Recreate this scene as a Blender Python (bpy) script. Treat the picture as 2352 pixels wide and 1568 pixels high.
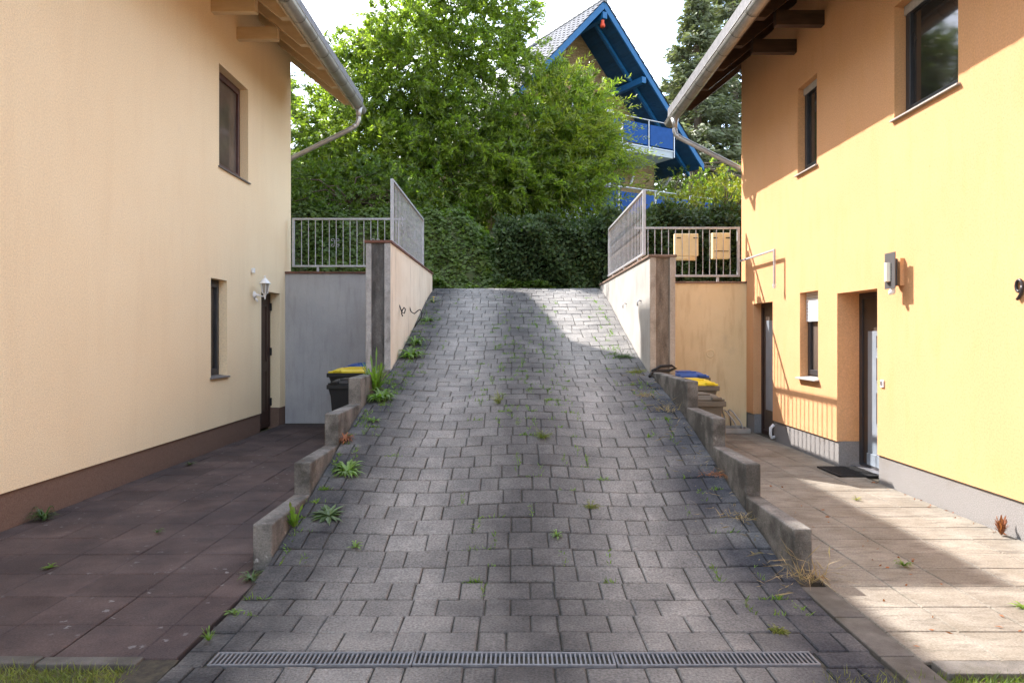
import bpy, bmesh, math, random
import numpy as np
from mathutils import Vector, Matrix
R = math.radians
random.seed(7); rng = np.random.default_rng(11)
for o in list(bpy.data.objects): bpy.data.objects.remove(o)
C = bpy.context.scene.collection
SC = bpy.context.scene

# ------------------------------------------------------------------ camera, sky, sun, exposure
cam = bpy.data.cameras.new('camera'); camo = bpy.data.objects.new('camera', cam); C.objects.link(camo)
camo.location = (0, 0, 1.61); camo.rotation_euler = (R(90), 0, 0)
cam.sensor_width = 36; cam.lens = 1650/2352*36
cam.shift_x = -2/2352; cam.shift_y = -14/2352
cam.clip_start = 0.05; cam.clip_end = 2000
SC.camera = camo

SUN = Vector((-1.0, 1.1, 1.45)).normalized()          # towards the sun
SUN_EL = math.asin(SUN.z); SUN_ROT = math.atan2(SUN.x, SUN.y)
w = bpy.data.worlds.new('World'); SC.world = w; w.use_nodes = True
nt = w.node_tree; nt.nodes.clear()
def N(nt, t, **k):
    n = nt.nodes.new(t)
    for a, b in k.items(): setattr(n, a, b)
    return n
sky = N(nt, 'ShaderNodeTexSky', sky_type='NISHITA'); sky.sun_disc = False
sky.sun_elevation = SUN_EL; sky.sun_rotation = SUN_ROT; sky.altitude = 100; sky.dust_density = 1.5
tc = N(nt, 'ShaderNodeTexCoord'); mp = N(nt, 'ShaderNodeMapping'); mp.inputs['Scale'].default_value = (1.2, 1.2, 4.0)
mp.inputs['Rotation'].default_value = (0.25, 0.1, 0.5)
nz = N(nt, 'ShaderNodeTexNoise'); nz.inputs['Scale'].default_value = 2.6; nz.inputs['Detail'].default_value = 9; nz.inputs['Roughness'].default_value = .62
nz.inputs['Distortion'].default_value = .5
rp = N(nt, 'ShaderNodeValToRGB'); rp.color_ramp.elements[0].position = .36; rp.color_ramp.elements[1].position = .66
mx = N(nt, 'ShaderNodeMix', data_type='RGBA'); mx.inputs[7].default_value = (4.3, 4.4, 4.6, 1)
bg = N(nt, 'ShaderNodeBackground'); bg.inputs[1].default_value = .15
ow = N(nt, 'ShaderNodeOutputWorld')
L = nt.links.new
L(tc.outputs['Generated'], mp.inputs[0]); L(mp.outputs[0], nz.inputs['Vector']); L(nz.outputs[0], rp.inputs[0])
mlt = N(nt, 'ShaderNodeMath', operation='MULTIPLY'); mlt.inputs[1].default_value = .85; L(rp.outputs[0], mlt.inputs[0])
L(mlt.outputs[0], mx.inputs[0]); L(sky.outputs[0], mx.inputs[6]); L(mx.outputs[2], bg.inputs[0]); L(bg.outputs[0], ow.inputs[0])

sl = bpy.data.lights.new('sun', 'SUN'); so = bpy.data.objects.new('sun', sl); C.objects.link(so)
sl.energy = 2.4; sl.angle = R(.42); sl.color = (1, .93, .89)
so.rotation_euler = (-SUN).to_track_quat('-Z', 'Y').to_euler(); so.location = (-20, 22, 29)
SC.view_settings.view_transform = 'Standard'; SC.view_settings.look = 'None'
SC.view_settings.exposure = 2.52; SC.view_settings.gamma = 1
SC.view_settings.use_curve_mapping = False
SC.render.engine = 'CYCLES'
try:
    SC.cycles.use_denoising = True; SC.cycles.denoiser = 'OPENIMAGEDENOISE'
except Exception: pass
SC.cycles.max_bounces = 10; SC.cycles.diffuse_bounces = 6; SC.cycles.transparent_max_bounces = 8

# ------------------------------------------------------------------ helpers
WL = {}
def props(o, label=None, cat=None, group=None, kind=None):
    if label: o['label'] = label
    if cat: o['category'] = cat
    if group: o['group'] = group
    if kind: o['kind'] = kind
    return o
def thing(name, label, cat, loc=(0, 0, 0), group=None, rz=0, kind=None):
    o = bpy.data.objects.new(name, None); o.empty_display_size = .2; C.objects.link(o)
    o.location = loc; o.rotation_euler = (0, 0, rz); WL[o.name] = Vector(loc)
    return props(o, label, cat, group, kind)
class MB:
    def __init__(s): s.v = []; s.f = []
    def add(s, vs, fs):
        b = len(s.v); s.v += [tuple(p) for p in vs]; s.f += [tuple(i+b for i in f) for f in fs]; return s
    def box(s, x0, x1, y0, y1, z0, z1):
        x0, x1 = min(x0, x1), max(x0, x1); y0, y1 = min(y0, y1), max(y0, y1)
        return s.add([(x0,y0,z0),(x1,y0,z0),(x1,y1,z0),(x0,y1,z0),(x0,y0,z1),(x1,y0,z1),(x1,y1,z1),(x0,y1,z1)],
                     [(0,3,2,1),(4,5,6,7),(0,1,5,4),(1,2,6,5),(2,3,7,6),(3,0,4,7)])
    def quad(s, a, b, c, d): return s.add([a, b, c, d], [(0, 1, 2, 3)])
    def prism(s, poly, axis, a, b):
        def p(q, t): return {'x': (t, q[0], q[1]), 'y': (q[0], t, q[1]), 'z': (q[0], q[1], t)}[axis]
        n = len(poly)
        return s.add([p(q, a) for q in poly]+[p(q, b) for q in poly],
                     [tuple(range(n))[::-1], tuple(range(n, 2*n))]+[(i, (i+1) % n, (i+1) % n+n, i+n) for i in range(n)])
    def tube(s, pts, r, n=8, closed=False, caps=True):
        pts = [Vector(p) for p in pts]; m = len(pts)
        rs = r if isinstance(r, (list, tuple)) else [r]*m
        vs = []; up = None
        for i, p in enumerate(pts):
            if closed: t = pts[(i+1) % m]-pts[i-1]
            else: t = pts[min(i+1, m-1)]-pts[max(i-1, 0)]
            t.normalize()
            if up is None: up = Vector((0, 0, 1)) if abs(t.z) < .9 else Vector((1, 0, 0))
            a = t.cross(up); a.normalize(); b = t.cross(a); up = -b if False else a.cross(t)
            for k in range(n):
                q = 2*math.pi*k/n; vs.append(p+(a*math.cos(q)+b*math.sin(q))*rs[i])
        fs = []
        for i in range(m if closed else m-1):
            j = (i+1) % m
            for k in range(n):
                l = (k+1) % n; fs.append((i*n+k, i*n+l, j*n+l, j*n+k))
        if caps and not closed: fs += [tuple(range(n))[::-1], tuple(range((m-1)*n, m*n))]
        return s.add(vs, fs)
    def lathe(s, prof, c, n=16, ax='z', rot=0):
        vs = []; fs = []
        for r, z in prof:
            for k in range(n):
                q = 2*math.pi*k/n+rot; x, y = r*math.cos(q), r*math.sin(q)
                vs.append({'z': (c[0]+x, c[1]+y, c[2]+z), 'x': (c[0]+z, c[1]+x, c[2]+y), 'y': (c[0]+x, c[1]+z, c[2]+y)}[ax])
        for i in range(len(prof)-1):
            for k in range(n):
                l = (k+1) % n; fs.append((i*n+k, i*n+l, (i+1)*n+l, (i+1)*n+k))
        m = (len(prof)-1)*n
        fs += [tuple(range(n))[::-1], tuple(range(m, m+n))]
        return s.add(vs, fs)
    def build(s, name, mat, parent=None, loc=None, smooth=False, bevel=0, local=False, kind=None):
        off = Vector((0, 0, 0))
        if parent is not None and not local: off = WL[parent.name]
        if loc is not None: off = Vector(loc)
        me = bpy.data.meshes.new(name)
        me.from_pydata([tuple(Vector(p)-off) for p in s.v], [], s.f)
        bm = bmesh.new(); bm.from_mesh(me); bmesh.ops.recalc_face_normals(bm, faces=bm.faces); bm.to_mesh(me); bm.free()
        me.materials.append(mat)
        if smooth:
            for p in me.polygons: p.use_smooth = True
        o = bpy.data.objects.new(name, me); C.objects.link(o)
        if parent is not None: o.parent = parent
        if loc is not None and parent is None: o.location = loc
        WL[o.name] = off
        if bevel:
            b = o.modifiers.new('bevel', 'BEVEL'); b.width = bevel; b.segments = 2; b.limit_method = 'ANGLE'
        if kind: o['kind'] = kind
        return o
def inst(name, me, parent=None, loc=(0, 0, 0), rot=(0, 0, 0), scale=(1, 1, 1)):
    o = bpy.data.objects.new(name, me); C.objects.link(o)
    if parent is not None: o.parent = parent
    o.location = loc; o.rotation_euler = rot; o.scale = scale
    return o
def fast_mesh(name, V, nper, mat, smooth=False):
    V = np.ascontiguousarray(V, dtype=np.float32).reshape(-1, 3); n = len(V)//nper
    me = bpy.data.meshes.new(name)
    me.vertices.add(len(V)); me.vertices.foreach_set('co', V.ravel())
    me.loops.add(n*nper); me.loops.foreach_set('vertex_index', np.arange(n*nper, dtype=np.int32))
    me.polygons.add(n); me.polygons.foreach_set('loop_start', np.arange(0, n*nper, nper, dtype=np.int32))
    me.polygons.foreach_set('loop_total', np.full(n, nper, dtype=np.int32))
    me.update(); me.validate(); me.materials.append(mat)
    return me
def unit(a): return a/np.maximum(np.linalg.norm(a, axis=-1, keepdims=True), 1e-9)
def leaves(P, D, Lg, Wd, flat=None):
    """diamond leaves: base P, axis D, length, width"""
    n = len(P); D = unit(D)
    Rn = rng.normal(size=(n, 3)) if flat is None else flat+rng.normal(size=(n, 3))*.5
    S = unit(np.cross(D, Rn)); Nn = np.cross(S, D)
    Lg = Lg[:, None]; Wd = Wd[:, None]
    mid = P+D*Lg*.45+Nn*Lg*.06
    return np.stack([P, mid+S*Wd*.5, P+D*Lg, mid-S*Wd*.5], axis=1)
def mesh_obj(name, me, parent=None, off=(0, 0, 0), kind=None):
    o = bpy.data.objects.new(name, me); C.objects.link(o)
    if parent is not None: o.parent = parent
    o.location = off
    if kind: o['kind'] = kind
    return o

# ------------------------------------------------------------------ materials
def M(name, col, col2=None, scale=6, rough=.8, bump=0, bscale=90, metal=0, spec=.3, stretch=(1, 1, 1), lo=.35, hi=.65,
      rand=0, isl=0, stain=None, spots=None, trans=0, grime=None, fine=150, famt=.12):
    m = bpy.data.materials.new(name); m.use_nodes = True; nt = m.node_tree; L = nt.links.new
    b = nt.nodes['Principled BSDF']; b.inputs['Roughness'].default_value = rough; b.inputs['Metallic'].default_value = metal
    b.inputs['Specular IOR Level'].default_value = spec
    geo = N(nt, 'ShaderNodeNewGeometry')
    def noise(sc, det=5, st=(1, 1, 1)):
        v = geo.outputs['Position']
        if st != (1, 1, 1):
            mp = N(nt, 'ShaderNodeMapping'); mp.inputs['Scale'].default_value = st; L(v, mp.inputs[0]); v = mp.outputs[0]
        n = N(nt, 'ShaderNodeTexNoise'); n.inputs['Scale'].default_value = sc; n.inputs['Detail'].default_value = det
        n.inputs['Roughness'].default_value = .6; L(v, n.inputs['Vector']); return n.outputs[0]
    def mr(v, a, bb, c=0, d=1):
        r = N(nt, 'ShaderNodeMapRange'); r.inputs[1].default_value = a; r.inputs[2].default_value = bb
        r.inputs[3].default_value = c; r.inputs[4].default_value = d; L(v, r.inputs[0]); return r.outputs[0]
    def mix(f, A, B, mode='MIX'):
        x = N(nt, 'ShaderNodeMix', data_type='RGBA', blend_type=mode)
        for i, q in ((0, f), (6, A), (7, B)):
            if isinstance(q, (int, float)): x.inputs[i].default_value = q
            elif isinstance(q, tuple): x.inputs[i].default_value = (*q[:3], 1)
            else: L(q, x.inputs[i])
        return x.outputs[2]
    c = mix(mr(noise(scale, 6, stretch), lo, hi), tuple(col), tuple(col2 or col))
    if rand:
        oi = N(nt, 'ShaderNodeObjectInfo'); c = mix(1.0, c, mr(oi.outputs['Random'], 0, 1, 1-rand, 1+rand), 'MULTIPLY')
    if isl: c = mix(1.0, c, mr(geo.outputs['Random Per Island'], 0, 1, 1-isl, 1+isl), 'MULTIPLY')
    for s in (stain or []):
        f = mr(noise(s.get('scale', 3), 6, s.get('stretch', (1, 1, 1))), s.get('lo', .5), s.get('hi', .7), 0, s.get('amt', .7))
        c = mix(f, c, s['col'])
    if spots:
        vo = N(nt, 'ShaderNodeTexVoronoi'); vo.inputs['Scale'].default_value = spots['scale']; 
        va = N(nt, 'ShaderNodeVectorMath', operation='ADD'); nn = N(nt, 'ShaderNodeTexNoise'); nn.inputs['Scale'].default_value = 40
        sc = N(nt, 'ShaderNodeVectorMath', operation='SCALE'); sc.inputs[3].default_value = .06
        L(geo.outputs['Position'], nn.inputs['Vector']); L(nn.outputs[1], sc.inputs[0])
        L(geo.outputs['Position'], va.inputs[0]); L(sc.outputs[0], va.inputs[1]); L(va.outputs[0], vo.inputs['Vector'])
        f1 = mr(vo.outputs['Distance'], spots['r'], spots['r']*.6)
        f2 = mr(vo.outputs['Color'], spots.get('keep', .5), spots.get('keep', .5)+.05)
        f3 = mr(noise(spots.get('mscale', 1.2), 3), .45, .6)
        mm = N(nt, 'ShaderNodeMath', operation='MULTIPLY'); L(f1, mm.inputs[0]); L(f2, mm.inputs[1])
        m2 = N(nt, 'ShaderNodeMath', operation='MULTIPLY'); L(mm.outputs[0], m2.inputs[0]); L(f3, m2.inputs[1])
        c = mix(m2.outputs[0], c, spots['col'])
    if grime: c = grime(nt, L, geo, mix, mr, noise, c)
    fin = mr(noise(fine, 3), .25, .75, 1-famt, 1+famt) if bump else None
    if fin is not None: c = mix(1.0, c, fin, 'MULTIPLY')
    L(c, b.inputs['Base Color'])
    if bump:
        bp = N(nt, 'ShaderNodeBump'); bp.inputs['Strength'].default_value = bump; bp.inputs['Distance'].default_value = .01
        L(noise(bscale, 4), bp.inputs['Height']); L(bp.outputs[0], b.inputs['Normal'])
    if trans:
        out = nt.nodes['Material Output']; tr = N(nt, 'ShaderNodeBsdfTranslucent'); ms = N(nt, 'ShaderNodeMixShader')
        ms.inputs[0].default_value = trans; L(mix(1.0, c, (1.8, 2.0, .8), 'MULTIPLY'), tr.inputs[0])
        L(b.outputs[0], ms.inputs[1]); L(tr.outputs[0], ms.inputs[2]); L(ms.outputs[0], out.inputs[0])
    return m
def leafmat(name, a, b, trans=.4, rough=.45, isl=.35): return M(name, a, b, scale=1.1, rough=rough, spec=.55, isl=isl, trans=trans, lo=.3, hi=.7)

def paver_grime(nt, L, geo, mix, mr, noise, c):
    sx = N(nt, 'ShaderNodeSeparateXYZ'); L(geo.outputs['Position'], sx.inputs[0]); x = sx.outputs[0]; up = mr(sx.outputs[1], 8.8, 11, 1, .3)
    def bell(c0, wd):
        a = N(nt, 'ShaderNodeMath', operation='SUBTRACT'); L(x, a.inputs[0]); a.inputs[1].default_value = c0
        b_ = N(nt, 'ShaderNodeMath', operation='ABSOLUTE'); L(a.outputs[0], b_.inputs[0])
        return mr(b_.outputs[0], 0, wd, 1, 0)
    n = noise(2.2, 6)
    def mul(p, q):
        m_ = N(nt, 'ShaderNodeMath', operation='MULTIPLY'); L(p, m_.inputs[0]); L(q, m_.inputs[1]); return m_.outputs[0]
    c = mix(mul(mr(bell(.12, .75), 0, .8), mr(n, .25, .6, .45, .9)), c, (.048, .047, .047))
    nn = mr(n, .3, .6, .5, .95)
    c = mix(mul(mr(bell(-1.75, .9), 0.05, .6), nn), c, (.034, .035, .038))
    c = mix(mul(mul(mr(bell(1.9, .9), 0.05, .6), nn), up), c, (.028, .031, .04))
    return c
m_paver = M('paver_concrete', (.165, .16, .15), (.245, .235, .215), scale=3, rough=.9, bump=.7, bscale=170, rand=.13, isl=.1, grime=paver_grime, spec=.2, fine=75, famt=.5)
m_joint = M('joint_soil', (.035, .032, .026), (.07, .06, .042), scale=20, rough=1, bump=.5)
m_slabL = M('red_slab', (.066, .048, .045), (.11, .081, .073), scale=2.5, rough=.9, bump=.6, bscale=150, rand=.15, spec=.2,
            stain=[dict(col=(.045, .038, .04), scale=1.0, lo=.42, hi=.6, amt=.6)], spots=dict(scale=13, r=.24, keep=.6, mscale=.8, col=(.2, .195, .19)), fine=95, famt=.28)
m_slabR = M('pale_slab', (.185, .165, .13), (.255, .235, .195), scale=3, rough=.9, bump=.5, bscale=140, rand=.08, spec=.2,
            stain=[dict(col=(.085, .075, .062), scale=5, stretch=(1, 4, 1), lo=.5, hi=.75, amt=.75), dict(col=(.11, .095, .075), scale=1.1, lo=.5, hi=.7, amt=.5)], fine=75, famt=.3)
m_peach = M('peach_stucco', (.86, .69, .45), (.88, .72, .48), scale=.8, rough=.95, bump=.8, bscale=110, spec=.1, fine=60, famt=.13,
            stain=[dict(col=(.77, .59, .37), scale=1.6, stretch=(2.2, 2.2, .35), lo=.5, hi=.78, amt=.4), dict(col=(.70, .55, .40), scale=5, stretch=(1, 1, .5), lo=.62, hi=.8, amt=.3)])
m_yellow = M('yellow_stucco', (.67, .368, .182), (.71, .395, .20), scale=.7, rough=.95, bump=.55, bscale=230, spec=.1,
             stain=[dict(col=(.64, .345, .125), scale=3, stretch=(2, 2, .5), lo=.5, hi=.8, amt=.45)], spots=dict(scale=26, r=.13, keep=.8, mscale=.9, col=(.4, .2, .05)), fine=60, famt=.15)
m_plinthL = M('brown_plinth', (.14, .085, .06), (.21, .13, .095), scale=90, rough=.95, bump=.6, bscale=160)
m_plinthR = M('grey_plinth', (.20, .19, .18), (.32, .305, .29), scale=110, rough=.95, bump=.6, bscale=160,
              stain=[dict(col=(.2, .17, .13), scale=2.5, stretch=(1, 1, 2), lo=.55, hi=.75, amt=.4)])
m_conc = M('weathered_concrete', (.14, .135, .125), (.21, .20, .18), scale=4, rough=.95, bump=.7, bscale=120, spec=.2,
           fine=80, famt=.3, stain=[dict(col=(.05, .048, .042), scale=3.6, lo=.42, hi=.62, amt=.8), dict(col=(.45, .44, .42), scale=14, lo=.66, hi=.72, amt=.6)])
m_edge = M('light_concrete', (.27, .27, .265), (.38, .38, .37), scale=9, rough=.95, bump=.6, bscale=110, spec=.2, fine=70, famt=.2, stain=[dict(col=(.1, .1, .095), scale=5, stretch=(1, 1, .5), lo=.55, hi=.7, amt=.6)])
m_edgeR = M('light_brown_concrete', (.33, .28, .22), (.42, .36, .29), scale=9, rough=.95, bump=.6, bscale=110, spec=.2, fine=70, famt=.2, stain=[dict(col=(.12, .095, .07), scale=5, stretch=(1, 1, .5), lo=.55, hi=.7, amt=.6)])
m_pillar = M('stained_concrete', (.085, .083, .08), (.15, .148, .143), scale=7, rough=.95, bump=.8, bscale=110, spec=.2, fine=70, famt=.3, stretch=(1.6, 1.6, .5),
             stain=[dict(col=(.035, .034, .032), scale=4, stretch=(2, 2, .5), lo=.45, hi=.65, amt=.7)])
m_pillarR = M('brown_stained_concrete', (.17, .13, .095), (.25, .2, .15), scale=7, rough=.95, bump=.8, bscale=110, spec=.2, fine=70, famt=.3, stretch=(1.6, 1.6, .5),
             stain=[dict(col=(.07, .052, .04), scale=4, stretch=(2, 2, .5), lo=.48, hi=.66, amt=.7)])
m_rampwall = M('cream_render', (.70, .60, .46), (.78, .69, .55), scale=2, rough=.95, bump=.4, bscale=160, spec=.1,
               stain=[dict(col=(.2, .16, .12), scale=2.0, stretch=(3.5, 3.5, .45), lo=.56, hi=.78, amt=.7)])
m_rampwallR = M('pale_render', (.36, .345, .315), (.45, .435, .40), scale=2, rough=.95, bump=.4, bscale=160, spec=.1,
               stain=[dict(col=(.24, .2, .16), scale=2.0, stretch=(3.5, 3.5, .45), lo=.58, hi=.8, amt=.6)])
m_retL = M('grey_render', (.37, .36, .365), (.43, .42, .42), scale=2, rough=.95, bump=.7, bscale=140, spec=.1,
           stain=[dict(col=(.24, .23, .22), scale=4, stretch=(3, 3, .4), lo=.5, hi=.75, amt=.5)])
m_retR = M('sandy_render', (.72, .57, .33), (.78, .62, .37), scale=2, rough=.95, bump=.4, bscale=140, spec=.1,
           stain=[dict(col=(.5, .33, .16), scale=3, stretch=(3, 3, .5), lo=.52, hi=.75, amt=.5), dict(col=(.3, .25, .2), scale=1.5, lo=.6, hi=.8, amt=.4)])
m_cap = M('red_brown_coping', (.10, .045, .032), (.16, .075, .05), scale=12, rough=.7, bump=.3, rand=.2)
m_capR = M('brown_coping', (.16, .10, .07), (.25, .17, .12), scale=12, rough=.8, bump=.3, rand=.2)
m_grate = M('grate_steel', (.13, .135, .145), (.19, .195, .205), scale=20, rough=.6, metal=.3, bump=.2)
m_galv = M('galvanised_steel', (.36, .37, .38), (.46, .47, .48), scale=14, rough=.55, metal=.45, spec=.4, bump=.15, bscale=60)
m_zinc = M('zinc', (.42, .40, .37), (.5, .48, .45), scale=7, rough=.42, metal=.65, spec=.4, stain=[dict(col=(.3, .27, .22), scale=4, lo=.5, hi=.7, amt=.5)])
m_zincd = M('dark_zinc', (.16, .15, .13), (.22, .2, .18), rough=.5, metal=.5)
m_steel = M('brushed_steel', (.5, .5, .52), None, rough=.35, metal=.8)
m_woodL = M('cream_wood', (.60, .45, .27), (.68, .53, .34), scale=3, rough=.7, stretch=(1, 6, 6), rand=.08)
m_woodR = M('dark_brown_wood', (.045, .026, .018), (.075, .045, .03), scale=3, rough=.6, stretch=(1, 6, 6), rand=.12)
m_tile = M('grey_roof_tile', (.12, .12, .125), (.18, .18, .185), scale=9, rough=.6, rand=.18, isl=.15)
m_mahog = M('mahogany_frame', (.055, .018, .014), (.085, .03, .022), scale=10, rough=.35, spec=.5)
m_anth = M('anthracite_frame', (.03, .03, .034), (.04, .04, .044), rough=.4, spec=.4)
m_doorbr = M('brown_door', (.035, .018, .014), (.05, .026, .02), rough=.45)
m_glass = M('dark_glass', (.018, .017, .017), (.05, .043, .038), scale=1.2, rough=.05, spec=.5)
m_glassB = M('warm_glass', (.09, .07, .055), (.14, .11, .09), scale=1.5, rough=.08, spec=.3)
m_doorpan = M('blue_grey_panel', (.22, .26, .30), (.26, .30, .34), rough=.3, spec=.4)
m_shut = M('white_shutter', (.72, .72, .72), (.76, .76, .76), rough=.5)
m_white = M('white_paint', (.74, .74, .74), (.8, .8, .79), scale=20, rough=.4)
m_frost = M('frosted_glass', (.75, .70, .58), (.8, .75, .62), rough=.3)
m_black = M('black_iron', (.015, .015, .015), None, rough=.5)
m_sill = M('stone_sill', (.32, .30, .27), (.42, .39, .35), scale=30, rough=.7)
m_sillD = M('dark_sill', (.13, .12, .12), (.18, .17, .16), scale=30, rough=.6)
m_binblk = M('black_plastic', (.014, .014, .015), (.02, .02, .02), rough=.5)
m_bingrey = M('grey_brown_plastic', (.10, .088, .066), (.12, .105, .08), rough=.55)
m_lidblue = M('blue_plastic', (.03, .09, .34), (.04, .11, .38), rough=.45)
m_lidyel = M('yellow_plastic', (.72, .55, .02), (.78, .6, .03), rough=.45)
m_box = M('cream_metal', (.72, .58, .30), (.77, .62, .34), scale=20, rough=.5, stain=[dict(col=(.3, .16, .06), scale=14, lo=.66, hi=.75, amt=.6)])
m_rubber = M('black_rubber', (.018, .018, .018), None, rough=.8)
m_blue = M('blue_paint', (.011, .095, .235), (.016, .115, .27), rough=.45)
m_blued = M('deep_blue_boards', (.010, .05, .11), (.013, .062, .13), rough=.5, rand=.1)
m_bluepan = M('blue_acrylic', (.005, .05, .19), (.008, .06, .22), rough=.3, spec=.1)
m_brick = M('yellow_brick', (.25, .175, .085), (.34, .25, .13), scale=30, rough=.9, isl=.22)
m_mortar = M('mortar', (.26, .21, .13), None, rough=1)
m_white2 = M('white_panel', (.6, .66, .72), None, rough=.3)
m_bark = M('bark', (.09, .065, .045), (.16, .12, .09), scale=20, rough=1, bump=.8, bscale=50)
m_leafA = leafmat('willow_leaf', (.085, .14, .02), (.19, .235, .04), .55, .36, .5)
m_leafY = leafmat('painted_sunlit_leaf', (.13, .17, .018), (.2, .22, .035), .5)  # yellower leaf copy, sun glow put into its colour
m_hedge = leafmat('hedge_leaf', (.022, .045, .008), (.045, .08, .016), .2, .75)
m_ivy = leafmat('ivy_leaf', (.05, .10, .014), (.12, .17, .03), .4, .6)
m_shrub = leafmat('yellow_green_leaf', (.16, .19, .02), (.24, .24, .03), .4)
m_spruce = leafmat('spruce_needle', (.09, .115, .06), (.2, .21, .115), .15, .6, .4)
m_weed = leafmat('weed_leaf', (.085, .17, .02), (.15, .25, .035), .35)
m_weedd = leafmat('dark_weed_leaf', (.04, .085, .02), (.07, .12, .03), .25)
m_dry = leafmat('dry_grass', (.22, .16, .08), (.34, .26, .14), .2, .8)
m_rust = leafmat('rust_leaf', (.22, .07, .025), (.3, .12, .05), .2, .8)
m_flower = M('yellow_flower', (.85, .6, .02), None, rough=.6)
m_core = M('dark_twigs', (.012, .014, .008), (.022, .024, .014), rough=1)
m_grass = leafmat('grass_blade', (.07, .12, .02), (.24, .24, .06), .3, .6, .45)
m_soil = M('meadow_soil', (.06, .06, .025), (.12, .11, .05), scale=4, rough=1, bump=.5, bscale=30)
m_upper = M('hill_soil', (.035, .05, .016), (.07, .075, .03), scale=2, rough=1, bump=.5, bscale=20)
m_kerb = M('kerb_concrete', (.085, .08, .073), (.15, .14, .125), scale=6, rough=.95, bump=.6, bscale=120, rand=.12,
           stain=[dict(col=(.07, .065, .05), scale=4, lo=.45, hi=.65, amt=.7)])
m_cream = M('cream_plaster', (.6, .55, .45), None, rough=.95)
m_red = M('red_plastic', (.55, .06, .02), None, rough=.5)

# ------------------------------------------------------------------ ramp surface
RP = [(1.5, 0), (3.4, 0), (4.3, .0), (4.9, .06), (5.84, .275), (6.8, .53), (7.8, .77), (8.8, .96), (9.8, 1.13), (10.7, 1.36), (12, 1.74), (13.6, 2.24), (14.6, 2.50), (15.3, 2.61), (16.6, 2.65)]
_y = np.linspace(1.5, 16.6, 1511); _z = np.interp(_y, [p[0] for p in RP], [p[1] for p in RP])
_k = np.exp(-np.linspace(-2, 2, 61)**2); _k /= _k.sum()
_z = np.convolve(np.pad(_z, 30, mode='edge'), _k, 'valid')
def zr(y): return float(np.interp(y, _y, _z))
def wav(x): return .016*math.cos(2*math.pi*(x-.12)/1.75)
def ramp_z(x, y):
    f = min(1, max(0, (y-4.2)/1.5))*min(1, max(0, (14-y)/3)); return zr(y)+wav(x)*f
XL, XR = -1.66, 1.83                                     # inner faces of the walls along the ramp

# ------------------------------------------------------------------ setting: ground, hill
g = MB()
g.quad((-400, -200, -.06), (400, -200, -.06), (400, 600, -.06), (-400, 600, -.06)).build('ground', m_soil, kind='structure')
def sst(t): t = min(1, max(0, t)); return t*t*(3-2*t)
def hill_z(x, y):
    z = 2.6
    if y > 17: z += .30*(min(y, 28)-17)
    if y > 28: z += .05*(y-28)
    z = max(z, 2.6+2.0*sst((.9-x)/2.6)*sst((y-16.15)/1.5))
    return z
hm = MB(); xs = sorted(set([-80, -60, -45, -30, -22, -16] + [-12+.5*i for i in range(49)] + [16, 22, 30, 45, 60, 80]))
ys = [15.35+.35*i for i in range(40)] + [30, 33, 37, 42, 50, 60, 75, 95, 130]
for y in ys:
    for x in xs: hm.v.append((x, y, hill_z(x, y)))
nx = len(xs)
for j in range(len(ys)-1):
    for i in range(nx-1): hm.f.append((j*nx+i, j*nx+i+1, (j+1)*nx+i+1, (j+1)*nx+i))
hm.box(-14, -2.0, 13.55, 15.36, -.05, 2.62)
hm.box(2.18, 14, 12.62, 15.36, -.05, 2.42)
hm.build('hill', m_upper, kind='structure')

# ------------------------------------------------------------------ driveway
drive = thing('driveway', None, None, kind='structure')
b = MB(); ny = 160; yy = [1.6+(16.3-1.6)*i/ny for i in range(ny+1)]; xx = np.linspace(XL, XR, 22)
for y in yy:
    for x in xx: b.v.append((x, y, ramp_z(x, y)-.016))
for j in range(ny):
    for i in range(21): b.f.append((j*22+i, j*22+i+1, (j+1)*22+i+1, (j+1)*22+i))
b.box(-2.4, XL, 15.2, 16.4, 2.4, 2.6); b.box(XR, 2.5, 15.3, 16.4, 2.4, 2.6)
b.build('joint_bed', m_joint, drive)
def paver_mesh(wd, dp, k):
    r = random.Random(k); bv = .007; h = .05
    a, c_ = wd/2, dp/2; j = lambda: r.uniform(-.0025, .0025)
    o = [(-a+j(), -c_+j()), (a+j(), -c_+j()), (a+j(), c_+j()), (-a+j(), c_+j())]
    vs = [(x, y, -h) for x, y in o]+[(x, y, -bv) for x, y in o]+[(x-math.copysign(bv, x), y-math.copysign(bv, y), 0) for x, y in o]
    fs = [(8, 9, 10, 11)]
    for i in range(4):
        q = (i+1) % 4; fs += [(i, q, q+4, i+4), (i+4, q+4, q+8, i+8)]
    return vs, fs
PV = {}
def pmesh(kind, k, wd, dp):
    key = (kind, k)
    if key not in PV:
        v, f = paver_mesh(wd, dp, hash(key) % 1000); me = bpy.data.meshes.new('paver'); me.from_pydata(v, [], f); me.materials.append(m_paver); PV[key] = (me, v, f)
    return PV[key]
ROW = .235; JT = .0078
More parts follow.
